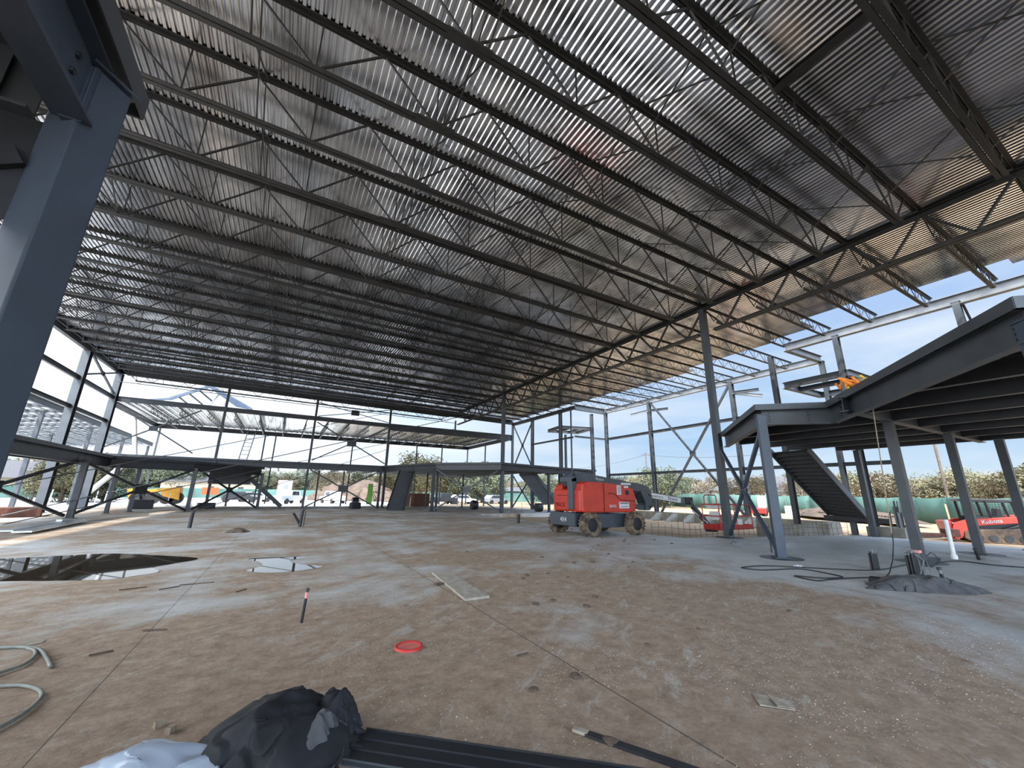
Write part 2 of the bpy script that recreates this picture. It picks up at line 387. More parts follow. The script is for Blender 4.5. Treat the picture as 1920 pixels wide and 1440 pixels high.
def copy_tree(o, loc, label=None, rz=None, cache={}):
    if o.name not in cache: cache[o.name] = [(c, kids(c)) for c in kids(o)]
    r = o.copy(); COL.objects.link(r); r.location = loc
    if rz is not None: r.rotation_euler.z = rz
    if label: r['label'] = label
    for c, sub in cache[o.name]:
        c2 = c.copy(); COL.objects.link(c2); c2.parent = r
        for g in sub: g2 = g.copy(); COL.objects.link(g2); g2.parent = c2
    return r
ORD = ['first', 'second', 'third', 'fourth', 'fifth', 'sixth', 'seventh', 'eighth', 'ninth', 'tenth', 'eleventh', 'twelfth', 'thirteenth',
       'fourteenth', 'fifteenth', 'sixteenth', 'seventeenth', 'eighteenth', 'nineteenth', 'twentieth', 'twenty-first', 'twenty-second', 'twenty-third',
       'twenty-fourth', 'twenty-fifth', 'twenty-sixth', 'twenty-seventh', 'twenty-eighth', 'twenty-ninth', 'thirtieth']

# ------------------------------------------------------------------ floor and ground
XL, XG, YF = -13.2, 16.9, 44.4
XW, XN = 28.9, 24.8                                          # right outer wall: far part, near part
SL = 0.02
def roofz(x): return 10.74 + (XG-x)*SL                      # top of the joists
slab_poly = [(-14.2, -16), (24.4, -16), (24.4, 9.6), (21.6, 10.35), (14.9, 11.9), (14.0, 15.5), (14.1, 31.5), (25.2, 31.5), (25.2, 49), (-14.2, 49)]
s = MB(); s.prism(slab_poly, -0.32, 0.0)
struct(s.build('floor', 'slab'))
g = MB()
GN = 60
def gz(x, y):
    d = math.hypot(x-8, y-18)
    n = noise.noise(Vector((x*0.06, y*0.06, 0.3)))*0.35 + noise.noise(Vector((x*0.3, y*0.3, 1.3)))*0.07
    inside = (-15.5 < x < 30.2 and -18 < y < 50)
    if inside: return -0.33
    k = min(1, max(0, (d-28)/25)); return -0.33 + n*k + 0.25*k
xs = [-260+ i*6.5 for i in range(0, 81)]; ys = xs
vv = [(x, y, gz(x, y)) for y in ys for x in xs]; W = len(xs)
g.add(vv, [(j*W+i, j*W+i+1, (j+1)*W+i+1, (j+1)*W+i) for j in range(W-1) for i in range(W-1)])
o = struct(g.build('ground', 'ground', smooth=True, fix=False))

# ------------------------------------------------------------------ roof deck (ceiling)
def deck_mesh(x0, x1, y0, y1, zf, pitch=0.1524, depth=0.032, b=None):
    b = b or MB(); n = int((x1-x0)/pitch)
    pr = []
    for i in range(n):
        x = x0+i*pitch
        for dx, dz in ((0, 0), (0.052, 0), (0.084, depth), (0.1204, depth)):
            pr.append((x+dx, zf(x+dx)+dz))
    pr.append((x0+n*pitch, zf(x0+n*pitch)))
    vs = [(x, y0, z) for x, z in pr] + [(x, y1, z) for x, z in pr]; k = len(pr)
    vs += [(x, y1, z+0.004) for x, z in pr][0:0]
    fs = [(i, k+i, k+i+1, i+1) for i in range(k-1)]
    b.add(vs, fs); return b
EDGE = [(-14, 2.6, 23.7), (2.6, 5.4, 23.1), (5.4, 9.6, 22.45), (9.6, 12.0, 24.0), (12.0, 18.0, 24.4), (18.0, 26.0, 25.3), (26.0, 31.0, 24.9), (31.0, YF+0.3, 24.6)]
b = MB()
deck_mesh(XL-0.3, XG+0.16, -14, YF+0.3, roofz, b=b)
for y0, y1, xe in EDGE: deck_mesh(XG, xe, y0, y1, roofz, b=b)
o = struct(b.build('ceiling', 'deck', fix=False))
sm = o.modifiers.new('thick', 'SOLIDIFY'); sm.thickness = 0.012; sm.offset = 1

# ------------------------------------------------------------------ roof joists
joist_y = [11.25+2.073*k for k in range(1, 16)] + [11.25-1.99*k for k in range(0, 10)]
joist_y.sort()
# --- main hall joist, modelled once
def main_joist(y):
    t = thing('roof_joist', 'x', 'roof joist', (XG, y, roofz(XG)), 'long roof joists spanning the main hall')
    t0 = Vector((XL, y, roofz(XL)-0.005)); t1 = Vector((XG+0.05, y, roofz(XG)-0.005))
    MB().angle2(t0, t1, 0.10, 0.012, 0.012).build('top_chord', 'joist', t)
    zb = lambda x: 9.45 + (14.4-x)*SL
    MB().angle2((XL+1.6, y, zb(XL+1.6)), (14.6, y, zb(14.6)), 0.10, 0.014, 0.012, down=False).build('bottom_chord', 'joist', t)
    tn = [0.66+2.5*k for k in range(-5, 7)]; bn = [x+1.25 for x in tn]
    zt = lambda x: roofz(x)-0.06
    def web(nm, xa, za, xb, zb_, w=0.04):
        MB().bar((xa, y, za), (xb, y, zb_), w, w, (0, 1, 0)).build(nm, 'joist', t)
    for x in tn:
        if x-1.25 > XL+1.4: web('web_diagonal', x, zt(x), x-1.25, zb(x-1.25)+0.03)
        if x+1.25 < 14.7: web('web_diagonal', x, zt(x), x+1.25, zb(x+1.25)+0.03)
    for x in bn:
        if XL+1.4 < x < 14.7: web('web_vertical', x, zt(x), x, zb(x)+0.03, 0.028)
    web('web_diagonal', XL+0.1, zt(XL), XL+1.75, zb(XL+1.7)+0.03, 0.05); web('web_diagonal', 16.7, zt(16.7), 14.41, zb(14.4)+0.03, 0.05)
    # splice plates at mid span on the bottom chord
    MB().box((1.9, y, zb(1.9)+0.05), (0.9, 0.16, 0.10)).build('splice_plate', 'joist', t)
    return t
main_lab = lambda i: 'long dark steel joist under the deck, %s row counted from the far end wall' % ORD[i]
proto = main_joist(joist_y[0]); n = len(joist_y); proto['label'] = main_lab(n-1)
for i, y in enumerate(joist_y[1:], 1):
    copy_tree(proto, (XG, y, roofz(XG)), main_lab(n-1-i))
# --- side bay joists
def side_joist(y, xe):
    t = thing('bay_joist', 'x', 'roof joist', (XG, y, roofz(XG)), 'shallow roof joists from the girder to the right wall')
    MB().angle2((XG+0.02, y, roofz(XG)-0.005), (xe, y, roofz(xe)-0.005), 0.075, 0.01, 0.01).build('top_chord', 'joist', t)
    zb = lambda x: roofz(x)-0.62
    MB().angle2((XG+1.0, y, zb(XG+1.0)), (xe-0.8, y, zb(xe-0.8)), 0.065, 0.01, 0.01, down=False).build('bottom_chord', 'joist', t)
    L_ = xe-XG; k = max(4, int(L_/1.25)); st = (L_-1.6)/k
    for i in range(k+1):
        x = XG+0.8+i*st
        if i < k:
            MB().bar((x, y, zb(x)+0.02), (x+st/2, y, roofz(x+st/2)-0.05), 0.024, 0.024, (0, 1, 0)).build('web_diagonal', 'joist', t)
            MB().bar((x+st/2, y, roofz(x+st/2)-0.05), (x+st, y, zb(x+st)+0.02), 0.024, 0.024, (0, 1, 0)).build('web_diagonal', 'joist', t)
            MB().bar((x+st, y, zb(x+st)+0.02), (x+st, y, roofz(x+st)-0.05), 0.018, 0.018, (0, 1, 0)).build('web_vertical', 'joist', t)
    MB().bar((XG+0.1, y, roofz(XG)-0.06), (XG+0.8, y, zb(XG+0.8)), 0.03, 0.03, (0, 1, 0)).build('web_diagonal', 'joist', t)
    MB().bar((xe-0.1, y, roofz(xe)-0.06), (xe-0.8, y, zb(xe-0.8)), 0.03, 0.03, (0, 1, 0)).build('web_diagonal', 'joist', t)
    return t
sj = {}
for i, y in enumerate(joist_y):
    xe = XN if (y < 11.6 or y > 31.6) else XW
    lab = 'shallow lattice joist from the girder to the right wall, %s row from the far end' % ORD[n-1-i]
    if xe not in sj: sj[xe] = side_joist(y, xe); sj[xe]['label'] = lab
    else: copy_tree(sj[xe], (XG, y, roofz(XG)), lab)

# --- crossed bridging between main joists
brx = [-11.5, -9.8, -5.7, -1.7, 2.25, 6.3, 10.3, 13.3]
proto_b = {}
for xi, x in enumerate(brx):
    for i in range(len(joist_y)-1):
        y0, y1 = joist_y[i], joist_y[i+1]; key = (x, round(y1-y0, 2))
        lab = 'crossed bars between %s and %s joists from far end, %s line from girder' % (ORD[n-1-i], ORD[n-2-i], ORD[len(brx)-1-xi])
        if key not in proto_b:
            t = thing('cross_bridging', lab, 'bridging', (x, y0, roofz(x)), 'crossed bridging bars between the long joists')
            zt = roofz(x)-0.06; zb = 9.5+(14.4-x)*SL
            MB().bar((x, y0, zt), (x, y1, zb), 0.028).build('bridging_bar', 'joist', t)
            MB().bar((x+0.05, y0, zb), (x+0.05, y1, zt), 0.028).build('bridging_bar', 'joist', t)
            proto_b[key] = t
        else: copy_tree(proto_b[key], (x, y0, roofz(x)), lab)

# --- joist girder
t = thing('joist_girder', 'deep dark lattice girder carrying the roof joists between the tall columns', 'girder', (XG, 11.25, 10.6))
MB().angle2((XG, -9.5, 10.66), (XG, YF, 10.66), 0.15, 0.02, 0.02).build('top_chord', 'joist', t)
for a, c in ((-9.2, 10.8), (11.6, 31.7), (32.5, YF-0.8)):
    MB().angle2((XG, a, 9.28), (XG, c, 9.28), 0.13, 0.018, 0.02, down=False).build('bottom_chord', 'joist', t)
for i in range(len(joist_y)-1):
    y0, y1 = joist_y[i], joist_y[i+1]
    if y0 < -8: continue
    ym = (y0+y1)/2
    MB().bar((XG, y0, 10.58), (XG, ym, 9.34), 0.085, 0.07).build('web_diagonal', 'joist', t)
    MB().bar((XG, ym, 9.34), (XG, y1, 10.58), 0.085, 0.07).build('web_diagonal', 'joist', t)

# --- loose deck support angles near the camera's upper right
a = on(1480, 155, z=10.68); c = on(1640, 38, z=10.68)
o = MB().ibeam((5.95, a.y, 10.80), (5.95+0.0, a.y, 10.80+0.0001), 0.1, 0.1) if False else None
t = MB(); t.ibeam((a.x, 3.35, roofz(a.x)-0.07), (a.x, 1.2, roofz(a.x)-0.07), 0.14, 0.20)
tag(t.build('support_channel', 'joist', loc=(a.x, 1.2, 10.8)), 'short brown steel channel crossing between two joists beneath the bluish deck', 'channel')

# ------------------------------------------------------------------ columns, walls
def column(x, y, z0, z1, w=0.22, m='steel', lab='', kind='hss', rz=0.0, plate=True, name='steel_column', group=None, cat='column'):
    t = thing(name, lab, cat, (x, y, z0), group)
    b = MB()
    if kind == 'hss': b.box((x, y, (z0+z1)/2), (w, w, z1-z0), rz)
    else:
        d = Vector((math.cos(rz), math.sin(rz), 0)); b.ibeam((x, y, z0), (x, y, z1), w*1.15, w, 0.016, 0.01, up=d) if False else None
        R = Matrix.Rotation(rz, 3, 'Z'); h = (z0+z1)/2
        for sx in (-1, 1): b.box(Vector((x, y, h))+R @ Vector((sx*(w*0.6-0.008), 0, 0)), (0.018, w, z1-z0), rz)
        b.box((x, y, h), (w*1.2-0.03, 0.012, z1-z0), rz)
    b.build('column_shaft', m, t)
    if plate: MB().box((x, y, z0+0.012), (w+0.16, w+0.16, 0.024), rz).build('base_plate', m, t)
    MB().box((x, y, z1-0.01), (w+0.06, w+0.06, 0.02), rz).build('cap_plate', m, t)
    return t
column(XG, 11.3, 0, 9.35+1.2, 0.27, 'steel', 'tall grey column carrying the girder beside the boom lift platform')
column(XG, 32.1, 0, 10.55, 0.27, 'steel', 'tall grey column carrying the far part of the girder')
def beam(name, p0, p1, d, w, m, lab, cat='beam', group=None, top=True):
    p0 = Vector(p0); p1 = Vector(p1); b = MB(); b.ibeam(p0, p1, d, w, drop=d/2 if top else 0)
    return tag(b.build(name, m, loc=p0), lab, cat, group)
# far end wall line
fx = [-13.2, -5.5, 2.0, 9.35, 16.95, 24.75]
fl = [None, 'first', 'second', 'third', None, None]
for x, nm in ((-5.5, 'leftmost slender tall column on the far end line'), (2.0, 'slender tall column at the middle of the far end line'), (9.35, 'slender tall column of the far end line standing right of the balcony bulge')):
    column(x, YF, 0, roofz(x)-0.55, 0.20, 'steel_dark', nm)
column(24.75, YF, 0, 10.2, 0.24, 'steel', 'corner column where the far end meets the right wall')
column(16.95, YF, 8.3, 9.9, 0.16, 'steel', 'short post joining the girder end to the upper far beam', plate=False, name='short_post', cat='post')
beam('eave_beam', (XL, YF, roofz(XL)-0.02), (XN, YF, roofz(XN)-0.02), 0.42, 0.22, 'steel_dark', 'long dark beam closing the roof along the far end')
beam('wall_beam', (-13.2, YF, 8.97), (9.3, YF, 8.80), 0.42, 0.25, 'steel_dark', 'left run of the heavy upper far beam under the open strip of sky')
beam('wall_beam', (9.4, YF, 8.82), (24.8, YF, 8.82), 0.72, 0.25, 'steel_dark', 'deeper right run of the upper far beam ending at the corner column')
# tie truss just under far eave
t = thing('tie_truss', 'thin light truss chord seen against the sky under the far eave', 'truss', (XL, YF-0.4, 9.9))
MB().bar((XL, YF-0.35, 10.15), (16.8, YF-0.35, 9.55), 0.05).build('bottom_chord', 'steel', t)
for k in range(12):
    x = XL+1.4+k*2.5; z = 10.15-(x-XL)*0.02
    for sx in (-0.7, 0.7): MB().bar((x, YF-0.35, z), (x+sx, YF-0.35, roofz(x)-0.4), 0.028).build('web_diagonal', 'steel', t)
# left wall
for y, nm in ((37.7, 'wide flange column of the left wall, next to the far corner one'), (44.3, 'wide flange column at the far left corner of the roof'), (31.1, 'wide flange column of the left wall partly hidden by the near column'), (24.5, 'wide flange column of the left wall, nearest the camera')):
    column(XL, y, 0, roofz(XL)-0.5, 0.42, 'steel', nm, 'w', PI/2, name='wall_column')
beam('eave_beam', (XL, -14, roofz(XL)-0.02), (XL, YF, roofz(XL)-0.02), 0.5, 0.25, 'steel_dark', 'dark eave beam along the left edge of the roof')
beam('wall_girt', (XL, 14, 9.15), (XL, YF, 8.95), 0.30, 0.16, 'steel', 'upper horizontal girt of the left wall', 'girt')
beam('wall_girt', (XL, 14, 7.1), (XL, YF, 6.95), 0.26, 0.16, 'steel', 'lower horizontal girt of the left wall', 'girt')
def xbrace(name, p00, p11, p01, p10, r, m, lab, plate=0.5, group=None, rect=True):
    # p00-p11 and p01-p10 are the two diagonals
    A, B_, C_, D_ = map(Vector, (p00, p11, p01, p10)); ctr = (A+B_+C_+D_)/4
    # exact crossing of the diagonals in their common plane
    d1 = B_-A; d2 = D_-C_; w0 = A-C_
    aa, bb, cc = d1.dot(d1), d1.dot(d2), d2.dot(d2); dd, ee = d1.dot(w0), d2.dot(w0)
    sc = (bb*ee-cc*dd)/(aa*cc-bb*bb); ctr = A+d1*sc
    t = thing(name, lab, 'brace', ctr, group)
    for P in (A, B_, C_, D_):
        d = (P-ctr).normalized()
        (MB().bar(ctr+d*plate*0.3, P, r*2, r*2) if rect else MB().cyl(ctr+d*plate*0.3, P, r, 8)).build('brace_arm', m, t)
    nrm = d1.cross(d2).normalized(); hx = Vector((0, 0, 1)); hs = nrm.cross(hx).normalized()
    q = plate/2; qv = q*0.7
    MB().plate([ctr-hs*q-hx*qv, ctr+hs*q-hx*qv, ctr+hs*q+hx*qv, ctr-hs*q+hx*qv], 0.03).build('gusset_plate', m, t)
    return t
xbrace('cross_brace', (XL, 37.9, 11.0), (XL, 44.1, 9.1), (XL, 37.9, 9.2), (XL, 44.1, 10.9), 0.06, 'steel', 'crossed braces high in the last bay of the left wall', 0.5)
xbrace('cross_brace', (XL, 44.3, 8.4), (XL+6, 44.35, 4.6), (XL, 44.3, 4.6), (XL+6, 44.35, 8.4), 0.05, 'steel_dark', 'crossed braces in the leftmost bay of the far end above the platform', 0.6)
xbrace('cross_brace', (2.2, YF, 8.3), (9.2, YF, 4.5), (2.2, YF, 4.5), (9.2, YF, 8.3), 0.05, 'steel_dark', 'crossed braces above the platform in the bay between the two middle far columns', 0.9)
xbrace('cross_brace', (2.2, YF, 10.3), (9.2, YF, 8.9), (2.2, YF, 8.9), (9.2, YF, 10.3), 0.04, 'steel_dark', 'flat crossed rods just under the far eave', 0.8, rect=False)
xbrace('cross_brace', (24.7, YF-0.3, 10.0), (24.9, 39.9, 4.6), (24.9, 39.9, 10.0), (24.7, YF-0.3, 4.6), 0.06, 'steel', 'tall crossed braces in the right wall beside the far corner', 0.5)
xbrace('cross_brace', (24.7, YF-0.3, 3.8), (24.9, 39.9, 0.1), (24.9, 39.9, 3.8), (24.7, YF-0.3, 0.1), 0.06, 'steel_dark', 'crossed braces at ground level beside the far corner on the right', 0.5)
# right wall, far part
for x, y, nm in ((24.9, 39.9, 'right wall column beyond the canopy frame'), (24.9, 34.3, 'left column of the small canopy frame in the right wall recess'), (XW, 31.7, 'column at the recess corner, right of the canopy frame'),
                 (XW, 25.8, 'right wall column with two stub arms, behind the boom lift'), (XW, 17.7, 'right wall column seen just left of the raised platform'), (28.4, 33.4, 'right column of the small canopy frame')):
    column(x, y, -0.3, 10.15, 0.26, 'steel', nm, 'w', 0.0 if x > 25 else 0, name='wall_column')
column(26.5, 35.6, -0.3, 8.0, 0.2, 'steel', 'short rear column under the small canopy', name='wall_column')
column(25.0, 32.6, -0.3, 10.2, 0.12, 'steel', 'thin post in front of the small canopy frame', name='wall_post', cat='post')
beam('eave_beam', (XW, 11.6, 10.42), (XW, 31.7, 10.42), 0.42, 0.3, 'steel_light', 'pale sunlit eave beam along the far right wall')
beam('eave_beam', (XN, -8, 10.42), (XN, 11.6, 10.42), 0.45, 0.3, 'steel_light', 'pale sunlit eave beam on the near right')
beam('eave_beam', (XN, 31.6, 10.36), (XN, YF, 10.36), 0.36, 0.26, 'steel', 'eave beam of the right wall past the recess')
beam('jog_beam', (XN, 31.6, 10.42), (XW, 31.8, 10.42), 0.5, 0.26, 'steel', 'short beam turning the eave outward behind the boom lift')
beam('jog_beam', (XN, 11.6, 10.42), (XW, 11.6, 10.42), 0.42, 0.26, 'steel', 'short beam turning the eave inward near the raised platform')
def flat_frame(name, lab, P, zt, d, m, mids=()):
    t = thing(name, lab, 'frame', (P[0][0], P[0][1], zt))
    for i in range(len(P)):
        a, c = P[i], P[(i+1) % len(P)]
        b = MB(); b.ibeam((a[0], a[1], zt), (c[0], c[1], zt), d, d*0.7, drop=d/2); b.build('frame_beam', m, t)
    for a, c in mids:
        b = MB(); b.ibeam((a[0], a[1], zt-0.02), (c[0], c[1], zt-0.02), d*0.8, d*0.6, drop=d/2); b.build('cross_beam', m, t)
    return t
flat_frame('small_canopy', 'small flat canopy frame high between the recess columns', [(24.9, 34.3), (28.4, 33.4), (28.9, 36.6), (25.4, 37.4)], 8.7, 0.3, 'steel', [((26.0, 34.0), (26.6, 37.1)), ((27.2, 33.7), (27.8, 36.8))])
beam('wall_girt', (XW, 12.0, 7.45), (XW, 31.6, 7.38), 0.24, 0.16, 'steel', 'upper long girt of the right wall against the sky', 'girt')
beam('wall_girt', (XW, 9.0, 3.75), (XW, 31.6, 3.75), 0.22, 0.16, 'steel', 'lower long girt of the right wall just above the tree line', 'girt')
beam('wall_girt', (XN, 32, 7.3), (XN, 39.9, 7.3), 0.18, 0.12, 'steel', 'girt of the right wall beside the canopy frame', 'girt')
beam('wall_girt', (XN, 31.8, 7.35), (XW, 31.8, 7.35), 0.18, 0.12, 'steel', 'short girt across the recess under the small canopy', 'girt')
xbrace('cross_brace', (XW, 25.6, 10.0), (XW, 17.9, 0.4), (XW, 25.6, -0.1), (XW, 17.9, 9.9), 0.075, 'steel', 'great crossed braces filling the right wall bay behind the boom lift', 0.55)
for y, nm in ((25.8, 'bent stub arms bolted to the column behind the boom lift'), (17.7, 'bent stub arm on the column left of the raised platform')):
    t = thing('stub_arm', nm, 'bracket', (XW, y, 8.9))
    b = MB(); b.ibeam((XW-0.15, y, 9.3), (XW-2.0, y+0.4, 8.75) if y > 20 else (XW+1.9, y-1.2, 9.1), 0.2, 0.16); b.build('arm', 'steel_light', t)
    b = MB(); b.ibeam((XW, y-0.15, 9.3), (XW+0.4, y-1.8, 9.25), 0.2, 0.16); b.build('arm', 'steel', t)
# near right bay
for x, y, z0, z1, nm in ((25.3, 12.75, -0.3, 10.1, 'right wall column at the step of the eave'), (XN, 9.1, 0, 10.1, 'right wall column behind the coiled slings'), (XN, 4.55, 4.4, 10.1, 'right wall column rising from the raised platform at the image edge'),
                         (XW, 11.6, -0.3, 10.1, 'corner post of the stair tower below the jog beam'), (29.0, 9.0, -0.3, 8.2, 'outer post of the stair tower frame')):
    column(x, y, z0, z1, 0.24, 'steel', nm, 'w', 0.0, name='wall_column', plate=z0 < 1)
flat_frame('stair_tower', 'open rectangular steel frame above the stair at right', [(XN, 12.0), (XN, 8.9), (29.0, 8.9), (29.0, 12.0)], 8.15, 0.34, 'steel', [((26.4, 12.0), (26.4, 8.9))])
beam('tower_beam', (XN, 11.4, 5.1), (XN+0.1, 8.4, 5.1), 0.2, 0.16, 'steel', 'low beam just above the raised platform beside the slings')
beam('tower_beam', (29.0, 12.0, 7.0), (29.0, 3.0, 7.0), 0.24, 0.16, 'steel', 'outer girt behind the stair tower frame')
xbrace('cross_brace', (XN+0.2, 4.4, 10.0), (XN+4, 4.4, 5), (XN+0.2, 4.4, 5), (XN+4, 4.4, 10.0), 0.04, 'steel', 'crossed braces beside the column at the right image edge', 0.5)

# ------------------------------------------------------------------ raised platforms
def platform(lab, poly, zt, d, edges, beams_along, deck_pitch=None, inset=0.0, m='steel_dark', em='steel', fascia=0.18, spacing=1.75, joists=True, gird=()):
    t = thing('mezzanine_platform', lab, 'platform', (poly[0][0], poly[0][1], zt))
    MB().prism(poly, zt-0.08, zt-0.02).build('deck_panel', 'steel_dark', t)
    for i in edges:
        a = Vector((*poly[i], zt)); c = Vector((*poly[(i+1) % len(poly)], zt)); dr = (c-a).normalized(); nrm = Vector((dr.y, -dr.x, 0))
        b = MB(); b.bar(a+Vector((0, 0, -fascia/2+0.02)), c+Vector((0, 0, -fascia/2+0.02)), 0.02, fascia); b.build('edge_plate', em, t)
        def cnr(j):                       # corner of the inset polygon
            A0, A1, A2 = (Vector((*poly[(j+q) % len(poly)], zt)) for q in (-1, 0, 1)); d1 = (A1-A0).normalized(); d2 = (A2-A1).normalized()
            n1 = Vector((d1.y, -d1.x, 0)); n2 = Vector((d2.y, -d2.x, 0)); return A1-(n1+n2)*0.22/(1+n1.dot(n2))
        b = MB(); b.ibeam(cnr(i), cnr(i+1), d, 0.2, 0.022, 0.014, drop=d/2+0.1); b.build('edge_beam', em, t)
        for q, s_ in ((a, 1), (c, -1)):
            for k in range(4):
                p = q+dr*s_*0.42+Vector((0, 0, -0.1-d*0.28-k*0.085))-nrm*0.205
                MB().cyl(p, p+nrm*0.025, 0.017, 8).build('bolt', 'black', t)
    if joists:
        from math import floor
        xs_ = [p[0] for p in poly]; ys_ = [p[1] for p in poly]
        ax = beams_along; lo, hi = (min(xs_), max(xs_)) if ax == 'y' else (min(ys_), max(ys_))
        v = lo+spacing*0.6
        while v < hi:
            cr = []
            for i in range(len(poly)):
                (x0, y0), (x1, y1) = poly[i], poly[(i+1) % len(poly)]
                if ax == 'x': x0, y0, x1, y1 = y0, x0, y1, x1
                if (x0-v)*(x1-v) < 0: cr.append(y0+(v-x0)/(x1-x0)*(y1-y0))
            cr.sort()
            for k in range(0, len(cr)-1, 2):
                a_, c_ = cr[k]+0.52, cr[k+1]-0.52
                if c_-a_ < 0.5: continue
                P, Q = ((v, a_, zt-0.1), (v, c_, zt-0.1)) if ax == 'y' else ((a_, v, zt-0.1), (c_, v, zt-0.1))
                b = MB(); b.ibeam(P, Q, d*0.75, 0.15, 0.014, 0.01, drop=d*0.375); b.build('floor_beam', m, t)
            v += spacing
    for P, Q in gird:
        b = MB(); b.ibeam((*P, zt-0.1), (*Q, zt-0.1), d*0.8, 0.2, 0.018, 0.012, drop=d*0.42); b.build('floor_girder', em, t)
    return t
RP = [(17.2, 11.4), (12.45, 6.95), (13.8, 5.65), (8.6, 1.05), (11.0, -1.3), (11.0, -9), (25.0, -9), (25.0, 9.2), (22.3, 11.4)]
platform('large dark raised platform with zigzag edge on the right side', RP, 4.42, 0.50, (0, 1, 2, 3), 'y', spacing=2.0, gird=[((12.8, 4.85), (24.2, 4.85))])
for x, y, z1, nm, w, rz in ((12.75, 7.0, 4.15, 'grey square column under the front corner of the raised platform, braced to the floor', 0.24, PI/4), (15.8, 4.95, 3.95, 'grey column rising behind the taped sleeve cluster', 0.22, 0),
                            (20.2, 4.8, 3.95, 'grey column standing in front of the red track loader', 0.22, 0), (23.6, 4.3, 3.95, 'grey column at the right image edge past the track loader', 0.24, 0),
                            (24.2, 9.0, 3.95, 'wide flange column at the foot of the right steel stair', 0.22, 0), (8.95, 1.0, 4.15, 'near column under the sharp platform corner at the image edge', 0.24, PI/4)):
    column(x, y, 0, z1, w, 'steel_blue' if rz else 'steel', nm, rz=rz)
# braces under the front corner
P = Vector((12.75, 7.0, 0)); Q = Vector((16.7, 11.1, 0))
def lift(v, z): return Vector((v.x, v.y, z))
xbrace('cross_brace', lift(P, 3.75), lift(Q, 0.15), lift(P, 0.15)+Vector((0.15, 0.15, 0)), lift(Q, 3.75), 0.055, 'steel_blue', 'crossed square braces between the front corner column and the tall girder column', 0.45)
t = thing('foam_wrap', 'pale wrap rolls strapped at the crossing of the front braces', 'wrap', (14.7, 9.0, 1.9))
for dz in (0.0, 0.32, 0.6): MB().box((14.73, 8.95, 1.75+dz), (0.16, 0.16, 0.2), PI/4).build('wrap_band', 'steel_light', t)
# slender post seen through
# left near platform above the camera
LP = [(-1.27, 3.35), (-1.27, -15), (-13.0, -15), (-13.0, 3.35)]
t = thing('mezzanine_platform', 'dark platform corner hanging over the upper left of the view', 'platform', (-1.27, 3.35, 4.4))
MB().prism(LP, 4.33, 4.40).build('deck_panel', 'steel_dark', t)
MB().bar((-1.27, 3.35, 4.33), (-1.27, -8, 4.33), 0.014, 0.18).build('edge_plate', 'steel', t)
MB().bar((-1.27, 3.35, 4.33), (-13, 3.35, 4.33), 0.014, 0.18).build('edge_plate', 'steel', t)
b = MB(); b.ibeam((-1.42, 2.98, 4.24), (-1.42, -8, 4.24), 0.46, 0.18, 0.02, 0.012, drop=0.23); b.build('edge_beam', 'steel_blue', t)
b = MB(); b.ibeam((-1.62, 3.08, 4.24), (-13, 3.08, 4.24), 0.46, 0.18, 0.02, 0.012, drop=0.23); b.build('edge_beam', 'steel', t)
for k in range(5):
    y = 1.2-k*1.8; b = MB(); b.ibeam((-1.5, y, 4.3), (-13, y, 4.3), 0.36, 0.15, drop=0.18); b.build('floor_beam', 'steel_dark', t)
for k in range(2):
    for dz in (0.0, 0.1): pass
for (dy, dz) in ((-0.12, 4.10), (-0.12, 3.98)):
    MB().cyl((-1.414, 2.80, dz), (-1.395, 2.80, dz), 0.02, 12).build('bolt', 'steel_dark', t)
for dx in (0, 0.09):
    MB().cyl((-1.85-dx, 3.065, 4.0), (-1.85-dx, 3.03, 4.0), 0.022, 10).build('bolt', 'black', t)
MB().box((-1.95, 3.05, 4.0), (0.35, 0.012, 0.3)).build('tab_plate', 'steel', t)
MB().plate([(-1.55, 3.09, 3.78), (-3.2, 3.09, 3.78), (-3.2, 3.09, 3.25), (-2.2, 3.09, 3.0), (-1.55, 3.09, 3.1)], 0.014).build('gusset_plate', 'steel_dark', t)
t = thing('steel_column', 'large blue-grey square column close to the camera at left', 'column', (-1.38, 3.08, 0))
MB().box((-1.42, 3.10, 2.1), (0.225, 0.225, 4.2), math.radians(-35)+0).build('column_shaft', 'steel_blue', t, bevel=0.012)
MB().box((-1.42, 3.10, 0.012), (0.4, 0.4, 0.024), math.radians(-35)).build('base_plate', 'steel_blue', t)
MB().box((-1.42, 3.10, 4.215), (0.28, 0.28, 0.02), math.radians(-35)).build('cap_plate', 'steel_blue', t)
MB().box((-1.42, 3.00, 3.98), (0.10, 0.10, 0.42), 0).build('gusset_plate', 'steel_blue', t)
xbrace('cross_brace', (-1.6, 3.1, 3.5), (-7, 3.1, 0.2), (-7, 3.1, 3.5), (-1.6, 3.1, 0.2), 0.06, 'steel_dark', 'dark crossed brace running off left behind the near column', 0.4)

